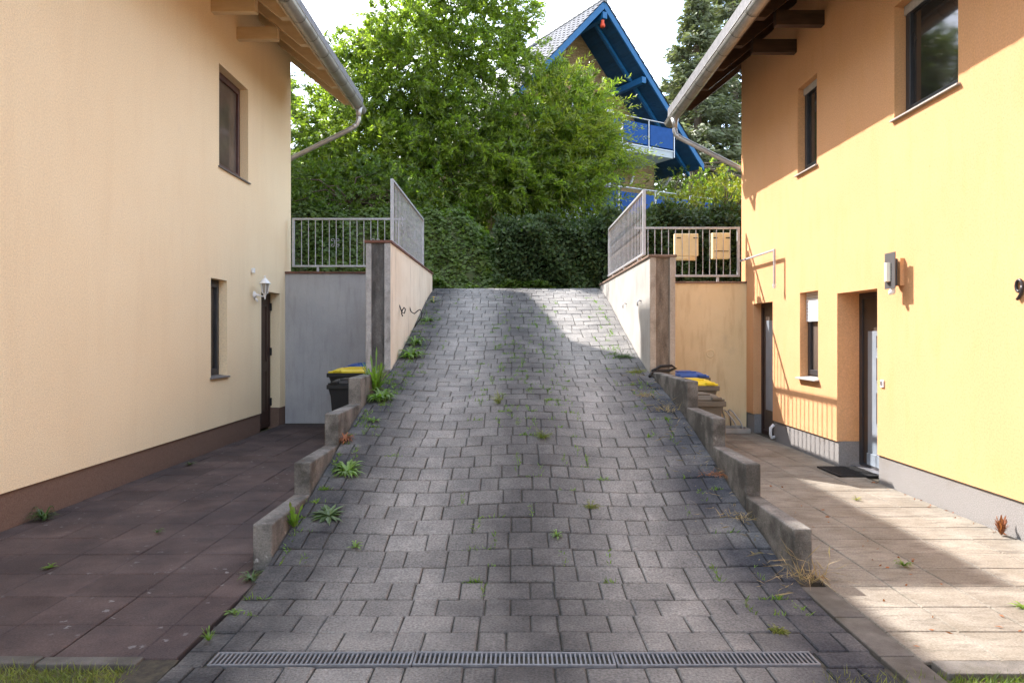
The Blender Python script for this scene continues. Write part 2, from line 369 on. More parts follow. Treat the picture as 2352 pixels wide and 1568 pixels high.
# row centre lines by arc length
def rows_up(y0, ymax):
    out = []; y = y0
    while y < ymax:
        s = (zr(y+.1)-zr(y))/.1; dy = ROW/math.sqrt(1+s*s); out.append((y, y+dy)); y += dy
    return out
rows = [(3.495-ROW*(i+1), 3.495-ROW*i) for i in range(5)] + rows_up(3.668, 16.25)
pavers = []
for ri, (ya, yb) in enumerate(rows):
    xa, xb = (XL+.002, XR-.002)
    if ya > 15.2: xa, xb = -2.35, 2.45
    if yb < 3.9: xb = 1.8
    phase = (globals().get('phase', 0)+random.choice([.145, .19, .24, .29])+random.uniform(-.02, .02)) % .438
    x = xa-.438-phase*0+phase; long = True
    yc = (ya+yb)/2
    while x < xb-.03:
        wd = .288 if long else .15; x2 = x+wd
        l, r_ = max(x, xa), min(x2, xb)
        if r_-l > .035 and r_ > l: pavers.append((yc, (l+r_)/2, r_-l, long, abs((r_-l)-wd) > 1e-6))
        x = x2; long = not long
vis = sorted([p for p in pavers if p[0] > 3.2], key=lambda p: p[0])
near = set(id(p) for p in vis[:300])
rest = MB()
for p in pavers:
    yc, xc, wd, long, cut = p
    z = ramp_z(xc, yc); slope = (zr(yc+.08)-zr(yc-.08))/.16
    tl = math.atan(slope)+random.gauss(0, .010); ty = -math.atan((ramp_z(xc+.05, yc)-ramp_z(xc-.05, yc))/.1)+random.gauss(0, .012)
    tz = random.gauss(0, .006)+math.sin(xc*3+yc)*.004
    zz = z+random.gauss(0, .0022); yo = yc+random.gauss(0, .003)
    nw = .288 if long else .15
    me, v, f = pmesh('long' if long else 'short', random.randrange(4), nw-JT, ROW-JT)
    sx = (wd-JT)/(nw-JT)
    if id(p) in near:
        inst('paver', me, drive, (xc, yo, zz), (tl, ty, tz), (sx, 1, 1))
    else:
        mt = Matrix.Translation((xc, yo, zz)) @ Matrix.Rotation(tz, 4, 'Z') @ Matrix.Rotation(ty, 4, 'Y') @ Matrix.Rotation(tl, 4, 'X') @ Matrix.Diagonal((sx, 1, 1, 1))
        rest.add([mt @ Vector(q) for q in v], f)
rest.build('paver', m_paver, drive, kind='stuff')

for xc_, wd_ in ((1.675, .27), (-1.585, .13)):
    v_, f_ = paver_mesh(wd_, .16, 5); MB().add([(p[0]+xc_, p[1]+3.58, p[2]) for p in v_], f_).build('paver', m_paver, drive)
MB().box(-1.86, -1.663, 1.6, 3.58, -.1, -.006).build('soil_strip', m_joint, kind='structure')
# side strips of edging stones
edg = thing('kerb', None, None, kind='structure')
for i in range(12):
    y0 = 1.6+i*.5
    if y0 < 4.4: MB().box(1.835, 2.015, y0, min(y0+.49, 4.62), -.1, .008+random.uniform(-.004, .004)).build('edging_stone', m_kerb, edg, bevel=.006)
    if y0 < 3.4: pass
for i in range(6): MB().box(-1.84-.5*i-.49, -1.84-.5*i, 3.50, 3.585, -.1, .012+random.uniform(-.003, .003)).build('edging_stone', m_kerb, edg, bevel=.006)
for i in range(5): MB().box(2.06+.5*i, 2.06+.5*i+.49, 3.40, 3.54, -.1, .012+random.uniform(-.003, .003)).build('edging_stone', m_kerb, edg, bevel=.006)

# drain channel gratings
MB().box(-1.52, 1.56, 3.507, 3.655, -.2, -.07).build('drain_channel', m_core, kind='structure')
for k, (nm, x0) in enumerate((('left', -1.495), ('middle', -.492), ('right', .511))):
    lab = {'left': 'steel drain grating lying nearest the red slabs across the foot of the ramp',
           'middle': 'middle steel drain grating between two others across the foot of the ramp',
           'right': 'steel drain grating nearest the pale slabs across the foot of the ramp'}[nm]
    t = thing('drain_grating', lab, 'drain grate', (x0+.5, 3.58, 0), 'drain gratings across the driveway')
    f = MB(); x1 = x0+.998
    f.box(x0, x1, 3.508, 3.521, -.03, .004); f.box(x0, x1, 3.641, 3.654, -.03, .004)
    f.box(x0, x0+.012, 3.521, 3.641, -.03, .003); f.box(x1-.012, x1, 3.521, 3.641, -.03, .003)
    f.build('frame', m_grate, t, bevel=.002)
    bm_ = MB().box(-.0048, .0048, -.0598, .0598, -.028, 0); o0 = bm_.build('bar', m_grate, t, local=True)
    o0.location = (-.5+.03, .001, .001)
    for i in range(1, 41): inst('bar', o0.data, t, (-.5+.03+i*.0235, .001, .001))
    t.rotation_euler = (0, 0, R((.25, -.5, .6)[k]))

# ------------------------------------------------------------------ paved yards
def slab_mesh(w, d, m):
    bm = MB(); bv = .006; a, c_ = w/2-.003, d/2-.003
    o = [(-a, -c_), (a, -c_), (a, c_), (-a, c_)]
    vs = [(x, y, -.04) for x, y in o]+[(x, y, -bv) for x, y in o]+[(x-math.copysign(bv, x), y-math.copysign(bv, y), 0) for x, y in o]
    fs = [(8, 9, 10, 11)]
    for i in range(4):
        q = (i+1) % 4; fs += [(i, q, q+4, i+4), (i+4, q+4, q+8, i+8)]
    me = bpy.data.meshes.new('slab'); me.from_pydata(vs, [], fs); me.materials.append(m); return me
yl = thing('red_slab_yard', None, None, kind='structure')
MB().box(-4.2, -1.7, 3.58, 13.3, -.1, -.012).build('joint_bed', m_joint, yl)
sm = slab_mesh(.43, .43, m_slabL)
xe = [-4.2, -4.035, -3.605, -3.175, -2.745, -2.315, -1.885, -1.68]
y = 3.585; ye = [3.585]; y = 4.857-.43*2
while y < 13.3: ye.append(y); y += .43
for j in range(len(ye)-1):
    for i in range(len(xe)-1):
        a, c_ = xe[i], xe[i+1]
        if c_ > -1.8 and ye[j] > 4.8: c_ = -1.802
        if c_-a < .03: continue
        inst('slab', sm, yl, ((a+c_)/2, (ye[j]+ye[j+1])/2, random.gauss(0, .0022)), (random.gauss(0, .006), random.gauss(0, .005), 0), ((c_-a)/.43, (ye[j+1]-ye[j])/.43, 1))
yr = thing('pale_slab_path', None, None, kind='structure')
MB().box(2.02, 4.3, 3.54, 12.35, -.1, -.012).build('joint_bed', m_joint, yr)
sm = slab_mesh(.402, .354, m_slabR)
xe = [2.025, 2.425, 2.828, 3.232, 3.634, 4.0]; y = 4.617-.354*3
ye = []
while y < 12.35: ye.append(y); y += .354
for j in range(len(ye)-1):
    for i in range(len(xe)-1):
        a, c_ = xe[i], xe[i+1]
        inst('slab', sm, yr, ((a+c_)/2, (ye[j]+ye[j+1])/2, random.gauss(0, .0012)), (random.gauss(0, .003), random.gauss(0, .003), 0), ((c_-a)/.402, (ye[j+1]-ye[j])/.354, 1))
MB().box(1.95, 2.03, 4.7, 12.3, -.1, -.004).build('edge_joint', m_joint, yr)

# ------------------------------------------------------------------ houses
def ring(mb, s, U0, U1, y0, y1, z0, z1, w, wb=None):
    wb = wb or w
    mb.box(s*U0, s*U1, y0, y0+w, z0, z1); mb.box(s*U0, s*U1, y1-w, y1, z0, z1)
    mb.box(s*U0, s*U1, y0+w, y1-w, z0, z0+wb); mb.box(s*U0, s*U1, y0+w, y1-w, z1-w, z1)
def facade(mb, s, U, y0, y1, z0, z1, ops):
    ys = sorted({y0, y1} | {v for o in ops for v in o[:2] if y0 < v < y1}); zs = sorted({z0, z1} | {v for o in ops for v in o[2:4] if z0 < v < z1})
    # subdivide long cells a bit
    for i in range(len(ys)-1):
        for j in range(len(zs)-1):
            cy, cz = (ys[i]+ys[i+1])/2, (zs[j]+zs[j+1])/2
            if any(o[0] < cy < o[1] and o[2] < cz < o[3] for o in ops): continue
            mb.quad((s*U, ys[i], zs[j]), (s*U, ys[i+1], zs[j]), (s*U, ys[i+1], zs[j+1]), (s*U, ys[i], zs[j+1]))
    for a, b_, c_, d_, dep in ops:
        c0, d0 = max(c_, z0), min(d_, z1)
        if c0 >= d0: continue
        V = U+dep
        mb.quad((s*U, a, c0), (s*V, a, c0), (s*V, a, d0), (s*U, a, d0)); mb.quad((s*U, b_, c0), (s*V, b_, c0), (s*V, b_, d0), (s*U, b_, d0))
        if d_ <= z1: mb.quad((s*U, a, d_), (s*V, a, d_), (s*V, b_, d_), (s*U, b_, d_))
        if c_ >= z0: mb.quad((s*U, a, c_), (s*V, a, c_), (s*V, b_, c_), (s*U, b_, c_))
def house(name, label, s, U, Yn, Yf, ops, mw, mp, pz, mwood, zb, tailU, sofU, gc, gr, gy1, roofY, rafters, beams, plow):
    """s side sign, U wall plane distance, zb(U) rafter underside height"""
    h = thing(name, label, 'house', (s*(U+4.4), (Yn+Yf)/2, 0))
    Ub = U+8.8; Ur = 8.75
    mb = MB(); top = zb(U)+.27
    facade(mb, s, U, Yn, Yf, pz, top, ops)
    zs_ = lambda u: zb(u if u <= Ur else 2*Ur-u)+.26
    for yy_ in (Yn, Yf):
        mb.add([(s*U, yy_, pz), (s*Ub, yy_, pz), (s*Ub, yy_, zs_(Ub)), (s*Ur, yy_, zs_(Ur)), (s*U, yy_, zs_(U))], [(0, 1, 2, 3, 4)])
    mb.quad((s*Ub, Yn, pz), (s*Ub, Yf, pz), (s*Ub, Yf, zs_(Ub)), (s*Ub, Yn, zs_(Ub)))
    ed = sorted([Yn, Yf]+[v for o in ops if o[2] < pz for v in o[:2]])
    for a, b_ in zip(ed[::2], ed[1::2]): mb.quad((s*U, a, pz), (s*(U+.03), a, pz), (s*(U+.03), b_, pz), (s*U, b_, pz))
    mb.build('wall', mw, h)
    pb = MB(); facade(pb, s, U+.018, Yn, Yf-.018, -.1, pz+.004, ops)
    pb.quad((s*(U+.018), Yf-.018, -.1), (s*Ub, Yf-.018, -.1), (s*Ub, Yf-.018, pz), (s*(U+.018), Yf-.018, pz))
    pb.build('plinth', mp, h)
    # roof
    rb = MB(); e = sofU-.07
    rb.prism([(s*e, zb(e)+.285), (s*Ur, zb(Ur)+.285), (s*Ur, zb(Ur)+.5), (s*e, zb(e)+.44)], 'y', roofY[0], roofY[1])
    rb.prism([(s*(2*Ur-e), zb(e)+.285), (s*Ur, zb(Ur)+.285), (s*Ur, zb(Ur)+.5), (s*(2*Ur-e), zb(e)+.44)], 'y', roofY[0], roofY[1])
    roof = rb.build('roof', m_tile, h)
    # soffit boards
    u = sofU
    while u < U+.9:
        u2 = u+.118
        MB().prism([(s*u, zb(u)+.262), (s*u2, zb(u2)+.262), (s*u2, zb(u2)+.282), (s*u, zb(u)+.282)], 'y', roofY[0]+.02, roofY[1]-.02).build('soffit_board', mwood, h)
        u += .122
    for yr_ in rafters:
        u0, u1 = tailU, U+.9 if yr_ > Yf else U+.12
        MB().prism([(s*u0, zb(u0+.15)+.05), (s*(u0+.04), zb(u0+.15)), (s*(u0+.15), zb(u0+.15)), (s*u1, zb(u1)), (s*u1, zb(u1)+.26), (s*u0, zb(u0)+.26)], 'y', yr_-.055, yr_+.055).build('rafter', mwood, h, bevel=.004)
    for yb_ in beams:
        MB().prism([(s*(U-.62), zb(U-.62)-.012), (s*(U+.1), zb(U-.62)-.012), (s*(U+.1), zb(U-.62)-.20), (s*(U-.62), zb(U-.62)-.20)], 'y', yb_-.054, yb_+.054).build('beam', mwood, h, bevel=.004)
    MB().prism([(s*(tailU-.03), zb(tailU)+.06), (s*(tailU-.004), zb(tailU)+.06), (s*(tailU-.004), zb(tailU)+.27), (s*(tailU-.03), zb(tailU)+.27)], 'y', roofY[0], roofY[1]).build('fascia', mwood, h)
    # gutter: half round, open to the sky
    g = MB(); n = 12; gu, gz = gc
    prof = [(gu-gr*math.cos(math.pi*k/n)*1, gz-gr*math.sin(math.pi*k/n)) for k in range(n+1)]
    prof += [(gu-(gr-.006)*math.cos(math.pi*k/n), gz-(gr-.006)*math.sin(math.pi*k/n)) for k in range(n, -1, -1)]
    vs = [(s*a, yy_, z) for yy_ in (roofY[0], gy1) for a, z in prof]; m_ = len(prof)
    g.add(vs, [(i, (i+1) % m_, (i+1) % m_+m_, i+m_) for i in range(m_)])
    g.add([(s*a, gy1, z) for a, z in prof[:n+1]], [tuple(range(n+1))])
    g.tube([(s*(gu-gr), roofY[0], gz), (s*(gu-gr), gy1, gz)], .009, 6)
    gt = g.build('gutter', m_zinc, h, smooth=False)
    for k in range(18):
        yk = gy1-.42-k*.62
        if yk < roofY[0]: break
        q = MB(); pr = [(gu-(gr+.009)*math.cos(math.pi*i/n), gz-(gr+.009)*math.sin(math.pi*i/n)) for i in range(n+1)]
        for i in range(n): q.quad((s*pr[i][0], yk, pr[i][1]), (s*pr[i+1][0], yk, pr[i+1][1]), (s*pr[i+1][0], yk+.02, pr[i+1][1]), (s*pr[i][0], yk+.02, pr[i][1]))
        q.build('gutter_bracket', m_zincd, h)
    d = MB(); d.tube([(s*p[0], p[1], p[2]) for p in plow], .045, 12)
    d.lathe([(.046, -.16), (.05, -.08), (.075, .02)], (s*plow[0][0], plow[0][1], plow[0][2]), 12)
    for q in (plow[3],):
        d.lathe([(.05, -.03), (.05, .03)], (s*(plow[2][0]*.6+q[0]*.4), plow[2][1]*.6+q[1]*.4, plow[2][2]*.6+q[2]*.4), 12, 'x')
    d.build('downpipe', m_zinc, h, smooth=True)
    return h
def window(h, s, U, op, fm, gm, sill=None, shutter=0, label=None, sillout=.035):
    y0, y1, z0, z1, dep = op; V = U+dep-.03
    wd = MB(); ring(wd, s, V, V+.07, y0, y1, z0, z1, .05)
    wo = wd.build('window', fm, h, bevel=.004)
    if label: wo['label'] = label
    sa = MB(); ring(sa, s, V-.015, V+.06, y0+.045, y1-.045, z0+.045, z1-.045, .065); sa.build('sash', fm, wo, bevel=.005, loc=WL[h.name])
    MB().box(s*(V+.02), s*(V+.03), y0+.1, y1-.1, z0+.1, z1-.1).build('pane', gm, wo, loc=WL[h.name])
    if sill:
        sb = MB(); sb.prism([(s*(U-sillout), z0-.022), (s*(U-sillout), z0-.004), (s*(V), z0+.018), (s*(V), z0-.022)], 'y', y0-.035, y1+.035)
        sb.build('sill', sill, wo, loc=WL[h.name], bevel=.003)
    if shutter:
        zt = z1-.0; nsl = max(2, int(shutter/.045))
        for k in range(nsl):
            q = MB(); q.box(s*(V-.03), s*(V-.018), y0+.02, y1-.02, zt-(k+1)*.045+.004, zt-k*.045)
            q.build('shutter_slat', m_shut, wo, loc=WL[h.name], bevel=.004)
    return wo
# ---- left, peach house
opsL = [(10.27, 11.40, 4.03, 5.50, .16), (9.99, 10.56, 1.02, 2.41, .15), (11.99, 12.95, -.1, 2.36, .2)]
zbL = lambda u: 5.917+.807*(u-3.095)
hl = house('peach_house', 'peach rendered house with cream wooden eaves, brown plinth and dark red window frames', -1, 4.2, -4, 13.59, opsL, m_peach, m_plinthL, .31, m_woodL, zbL,
           3.10, 2.97, (2.945, 6.0), .095, 14.0, (-4, 13.92), [13.8-.93*k for k in range(19)], [10.97-.93*k for k in range(15)],
           [(2.935, 13.68, 5.92), (2.935, 13.68, 5.72), (2.97, 13.68, 5.62), (3.08, 13.68, 5.54), (4.22, 13.69, 4.98), (4.34, 13.69, 4.9), (4.38, 13.69, 4.75), (4.38, 13.69, 2.66)])
window(hl, -1, 4.2, opsL[0], m_mahog, m_glassB, m_sillD)
window(hl, -1, 4.2, opsL[1], m_anth, m_glass, m_sillD, label='narrow dark window near the ground')
dv = 4.2+.17
d = MB(); ring(d, -1, dv, dv+.07, 11.99, 12.95, -.02, 2.36, .07); dl = d.build('door', m_doorbr, hl, bevel=.004)
MB().box(-(dv+.01), -(dv+.05), 12.06, 12.88, .02, 2.29).build('leaf', m_doorbr, dl, loc=WL[hl.name])
q = MB()
for a, b_ in ((.25, 1.0), (1.12, 2.15)): ring(q, -1, dv-.004, dv+.012, 12.2, 12.76, a, b_, .03)
q.build('moulding', m_doorbr, dl, loc=WL[hl.name], bevel=.004)
q = MB()
for z in (.35, 1.25, 2.05): q.box(-(dv-.03), -(dv+.03), 12.9, 12.945, z, z+.14)
q.build('hinge', m_black, dl, loc=WL[hl.name], bevel=.006)
q = MB(); q.box(-(dv-.01), -(dv+.01), 12.08, 12.12, .95, 1.15); q.tube([(-(dv-.04), 12.1, 1.08), (-(dv-.04), 12.24, 1.08)], .01, 8); q.tube([(-dv, 12.1, 1.08), (-(dv-.04), 12.1, 1.08)], .01, 8)
q.build('handle', m_steel, dl, loc=WL[hl.name])
# roof box added above the picture to shade the foot of the ramp
dm = MB(); dm.box(-5.02, -9.5, -3, 12.55, 7.6, 10.15)
dm.build('shade_dormer', m_peach, hl); MB().box(-4.96, -9.6, -3.05, 12.6, 10.15, 10.24).build('shade_dormer_roof', m_zinc, hl)
# ---- right, yellow house
opsR = [(6.453, 7.534, 3.87, 5.05, .15), (9.455, 10.09, 3.86, 5.06, .13), (9.415, 10.01, 1.03, 2.2, .14), (7.885, 8.86, -.1, 2.125, .29), (11.06, 11.95, -.1, 2.13, .15)]
zbR = lambda u: 5.655+.81*(u-3.21)
hr = house('yellow_house', 'yellow rendered house with dark brown eaves, grey plinth and anthracite windows', 1, 4.0, -4, 12.57, opsR, m_yellow, m_plinthR, .303, m_woodR, zbR,
           3.10, 2.97, (2.957, 5.62), .095, 13.57, (-4, 13.45), [13.0, 11.95, 11.05, 10.17, 9.27] + [8.37-.9*k for k in range(13)], [10.17, 9.27] + [8.37-.9*k for k in range(13)],
           [(2.945, 13.06, 5.53), (2.945, 13.06, 5.32), (2.97, 13.05, 5.24), (3.06, 13.02, 5.17), (4.04, 12.69, 4.54), (4.16, 12.67, 4.45), (4.2, 12.66, 4.3), (4.2, 12.66, 2.45)])
window(hr, 1, 4.0, opsR[0], m_anth, m_glass, m_sill, label='large upper window')
window(hr, 1, 4.0, opsR[1], m_anth, m_glass, m_sill)
window(hr, 1, 4.0, opsR[2], m_anth, m_glassB, m_sill, shutter=.42, sillout=.06, label='lower window with its white roller shutter partly down')
for o_ in opsR[:2]:
    q = MB(); q.box(4.0+o_[4]-.05, 4.0+o_[4]-.03, o_[0], o_[1], o_[3]-.10, o_[3]-.002); q.build('shutter_box', m_sill, hr, bevel=.004)
# entrance door
dv = 4.27
d = MB(); ring(d, 1, dv, dv+.07, 7.885, 8.86, -.01, 2.125, .075); de = d.build('door', m_anth, hr, bevel=.004); de['label'] = 'grey front door with a pale blue grey panel'
MB().box(dv+.02, dv+.06, 7.96, 8.785, .03, 2.05).build('leaf', M('grey_brown_door', (.06, .045, .035), (.07, .052, .04), rough=.4), de, loc=WL[hr.name])
MB().box(dv+.008, dv+.022, 7.99, 8.66, .06, 1.66).build('panel', m_doorpan, de, loc=WL[hr.name], bevel=.004)
q = MB()
for a, b_ in ((.55, .95), (1.06, 1.36), (1.44, 1.62)): ring(q, 1, dv-.006, dv+.012, 8.1, 8.45, a, b_, .02)
q.build('moulding', m_doorpan, de, loc=WL[hr.name], bevel=.004)
q = MB(); q.box(dv-.006, dv+.01, 7.99, 8.66, .06, .2); q.build('kick_plate', m_doorpan, de, loc=WL[hr.name], bevel=.004)
q = MB(); q.box(dv-.1, dv+.02, 7.89, 8.855, -.01, .025); q.build('threshold', m_steel, de, loc=WL[hr.name])
# back door
dv = 4.13
d = MB(); ring(d, 1, dv, dv+.07, 11.06, 11.95, -.01, 2.13, .07); db = d.build('door', m_doorbr, hr, bevel=.004); db['label'] = 'narrow brown glazed side door'
MB().box(dv+.02, dv+.05, 11.12, 11.88, .02, 2.06).build('leaf', M('brown_leaf', (.075, .055, .04), (.09, .065, .05), rough=.4), db, loc=WL[hr.name])
MB().box(dv+.012, dv+.022, 11.2, 11.76, .4, 1.85).build('pane', m_doorpan, db, loc=WL[hr.name])

# ------------------------------------------------------------------ retaining walls
def tiles_along(parent, x0, x1, y0, y1, z0, z1, step, axis, mat):
    a0, a1 = (y0, y1) if axis == 'y' else (x0, x1); n = max(1, round((a1-a0)/step)); st = (a1-a0)/n
    for i in range(n):
        p, q = a0+i*st+.002, a0+(i+1)*st-.002; j = random.uniform(-.003, .003)
        mb = MB()
        if axis == 'y': mb.box(x0, x1, p, q, z0, z1+j)
        else: mb.box(p, q, y0, y1, z0, z1+j)
        mb.build('coping_tile', mat, parent, bevel=.006)
def rampwall(name, label, xi, xo, y0, y1, z, mface, mfront, mcap):
    t = thing(name, label, 'retaining wall', ((xi+xo)/2, (y0+y1)/2, 0))
    s = 1 if xo > xi else -1
    MB().box(xi, xi+s*.03, y0+.012, y1, -.1, z).build('render_coat', mface, t)
    pb = MB(); pb.box(xi+s*.03, xo, y0+.02, y1, -.1, z); pb.build('core', mfront, t)
    w_ = abs(xo-xi)
    e = MB(); e.box(xi+s*.002, xi+s*.085, y0-.006, y0+.02, -.1, z-.001); e.box(xo-s*.075, xo, y0-.006, y0+.02, -.1, z-.001); e.build('corner_strip', m_edge if xi < 0 else m_edgeR, t, bevel=.006)
    tiles_along(t, min(xi, xo)-.02, max(xi, xo)+.02, y0-.02, y1+.01, z, z+.035, .28, 'y', mcap)
    return t
rampwall('retaining_wall', 'cream retaining wall with dark stained end beside the ramp, red brown coping, two cable loops', XL-.004, -2.0, 9.77, 14.84, 2.865, m_rampwall, m_pillar, m_cap)
rampwall('retaining_wall', 'pale retaining wall with brown stained end beside the ramp, two small hooks on its face', XR+.004, 2.175, 9.62, 15.1, 2.655, m_rampwallR, m_pillarR, m_capR)
t = thing('retaining_wall', 'grey rendered retaining wall behind the bins beside the peach house', 'retaining wall', (-3.1, 13.35, 0))
MB().box(-4.2, -2.0, 13.25, 13.55, -.1, 2.745).build('wall', m_retL, t)
tiles_along(t, -4.2, -2.0, 13.22, 13.57, 2.745, 2.785, .25, 'x', m_cap)
t = thing('retaining_wall', 'sandy yellow retaining wall behind the bins beside the yellow house', 'retaining wall', (3.1, 12.45, 0))
MB().box(2.175, 4.0, 12.3, 12.62, -.1, 2.50).build('wall', m_retR, t)
tiles_along(t, 2.175, 4.0, 12.27, 12.64, 2.50, 2.53, .25, 'x', m_capR)
mo = MB(); mo.lathe([(.07, 0), (.075, -.008), (.062, -.015), (.055, -.008)], (3.38, 12.3, 1.3), 20, 'y'); mo.build('vent_ring', m_retR, t)

# stepped concrete blocks
def blocks(s, xi, xo, ys, zs, side, names):
    for k in range(4):
        t = MB(); y0, y1 = ys[k], ys[k+1]
        poly = [(y0, -.1), (y1-.003, -.1), (y1-.003, zs[k]), (y0, zs[k])]
        t.prism(poly, 'x', xi, xo)
        o = t.build('concrete_block', m_conc, loc=((xi+xo)/2, (y0+y1)/2, 0), bevel=.012)
        props(o, names[k], 'block', 'stepped concrete blocks beside the driveway')
blocks(-1, -1.80, -1.665, [4.965, 5.905, 6.86, 7.857, 9.76], [.307, .565, .862, 1.148], 'left',
       ['lowest concrete block of the stair of blocks beside the red slabs', 'second lowest concrete block of the stair of blocks beside the red slabs',
        'third concrete block up the stair of blocks beside the red slabs', 'topmost concrete block beside the red slabs, against the stained wall end'])
blocks(1, 1.835, 1.96, [4.70, 5.675, 6.607, 7.588, 9.61], [.345, .595, .849, 1.127], 'right',
       ['lowest concrete block beside the pale slabs with dry grass at its foot', 'second lowest concrete block of the stair of blocks beside the pale slabs',
        'third concrete block up the stair of blocks beside the pale slabs', 'topmost concrete block beside the pale slabs, next to the blue lidded bin'])

# ------------------------------------------------------------------ railings
def railing(label, p0, p1, zb, zt, n, foot=None, scrolls=(), knob=None, grp='steel railings on the retaining walls', posts=(True, True), mat=None):
    mat = mat or m_galv
    p0, p1 = Vector((*p0, 0)), Vector((*p1, 0)); d = p1-p0; ln = d.length; u = d/ln; v = Vector((-u.y, u.x, 0))
    t = thing('railing', label, 'railing', (*((p0+p1)/2)[:2], zb), grp)
    def ob(a0, a1, hw, z0, z1, nm):
        q = MB(); P = [p0+u*a0-v*hw, p0+u*a1-v*hw, p0+u*a1+v*hw, p0+u*a0+v*hw]
        q.add([(p.x, p.y, z0) for p in P]+[(p.x, p.y, z1) for p in P], [(0, 3, 2, 1), (4, 5, 6, 7), (0, 1, 5, 4), (1, 2, 6, 5), (2, 3, 7, 6), (3, 0, 4, 7)])
        return q.build(nm, mat, t, bevel=.003)
    if posts[0]: ob(0, .045, .022, zb, zt, 'post')
    if posts[1]: ob(ln-.045, ln, .022, zb, zt, 'post')
    a0 = .045 if posts[0] else 0; a1 = ln-.045 if posts[1] else ln
    ob(a0, a1, .022, zt-.035, zt, 'top_rail'); ob(a0, a1, .022, zb, zb+.035, 'bottom_rail')
    st = (a1-a0)/(n+1); me = None
    for i in range(n):
        a = a0+st*(i+1); c = p0+u*a
        if me is None:
            q = MB(); hs = .0058
            k = 14; vs = []; fs = []                     # square bar, twisted in its middle third
            for j in range(k+1):
                f = j/k; z = (zt-.035-zb-.035)*f; tw = math.pi*2*sst((f-.3)/.4)
                for c4 in range(4):
                    an = math.pi/4+c4*math.pi/2+tw; vs.append((hs*1.414*math.cos(an), hs*1.414*math.sin(an), z))
                if j:
                    for c4 in range(4): fs.append(((j-1)*4+c4, (j-1)*4+(c4+1) % 4, j*4+(c4+1) % 4, j*4+c4))
            me = bpy.data.meshes.new('baluster'); me.from_pydata(vs, [], fs); me.materials.append(mat)
        W = WL[t.name]; inst('baluster', me, t, (c.x-W.x, c.y-W.y, zb+.035-W.z), (0, 0, math.atan2(u.y, u.x)))
    for a, z0 in (foot or []): ob(a-.02, a+.02, .018, z0, zb-.001, 'foot')
    for a in scrolls:
        zc = zb+(zt-zb)*.5
        for sx in (-1, 1):
            q = MB()
            for sz in (-1, 1):
                pts = []
                for j in range(15):
                    th = j/14*math.pi*1.9; r = .035*(1-j/20)
                    cx, cz = sx*.05, sz*.045
                    p = p0+u*(a+cx-sx*r*math.cos(th)*1.0); pts.append((p.x, p.y, zc+cz+sz*r*math.sin(th)))
                q.tube(pts, .005, 6)
            pa = p0+u*(a+sx*.015); q.tube([(pa.x, pa.y, zc-.045), (pa.x, pa.y, zc+.045)], .005, 6)
            q.build('scroll', mat, t, smooth=True)
    if knob is not None:
        q = MB(); e = p1+u*.06; q.lathe([(.02, -.05), (.03, -.03), (.03, .03), (.02, .05)], (e.x, e.y, zb+.02), 12, 'y'); q.build('knob', mat, t, smooth=True)
    return t
railing('steel railing on the red brown coping beside the ramp, seen steeply from its end', (-1.80, 10.68), (-1.80, 14.38), 2.985, 3.94, 26, foot=[(.5, 2.9), (1.9, 2.9), (3.3, 2.9)], scrolls=[1.0, 2.5])
railing('steel railing with a scroll ornament above the grey wall beside the peach house', (-4.11, 13.38), (-2.0, 13.38), 2.88, 3.79, 15, foot=[(.48, 2.785), (1.9, 2.785)], scrolls=[.80, 1.55], posts=(True, False))
railing('steel railing on the pale ramp wall with a round knob at its low far end', (1.95, 10.65), (1.95, 14.55), 2.80, 3.77, 26, foot=[(.5, 2.69), (1.9, 2.69), (3.3, 2.69)], knob=1)
railing('steel railing with two cream letter boxes hung on it beside the yellow house', (2.1, 12.42), (3.92, 12.42), 2.62, 3.48, 14, foot=[(1.44, 2.53)], posts=(False, True))

def letterbox(label, x, y, z0, w, h, d, flap):
    t = thing('letter_box', label, 'letter box', (x, y, z0), 'cream letter boxes on the railing')
    q = MB(); q.prism([(y, z0), (y+d, z0), (y+d, z0+h), (y, z0+h*.97)], 'x', x-w/2, x+w/2); q.build('body', m_box, t, bevel=.01)
    if flap:
        q = MB(); q.tube([(x-w/2+.01, y+.05, z0-.03), (x+w/2-.03, y+.05, z0-.03)], .045, 10); q.build('newspaper_roll', m_box, t, smooth=True)
    q = MB()
    for sx in (-1, 1):
        q.box(x+sx*w*.36-.035, x+sx*w*.36+.035, y-.008, y-.001, z0+h*.76, z0+h*.80)
        q.tube([(x+sx*w*.36+.02, y-.004, z0+h*.78), (x+sx*w*.36+.02, y-.03, z0+h*.78)], .008, 6)
    q.build('bracket', m_black, t)
    if not flap:
        q = MB(); q.tube([(x-w*.4, y-.006, z0+h*.28), (x+w*.4, y-.006, z0+h*.28)], .006, 6); q.build('wire', m_black, t)
letterbox('wider cream letter box with a rolled tube below it on the railing', 3.02, 12.46, 2.985, .40, .40, .16, True)
letterbox('narrower plain cream letter box closest to the yellow house on the railing', 3.62, 12.46, 2.94, .30, .46, .14, False)

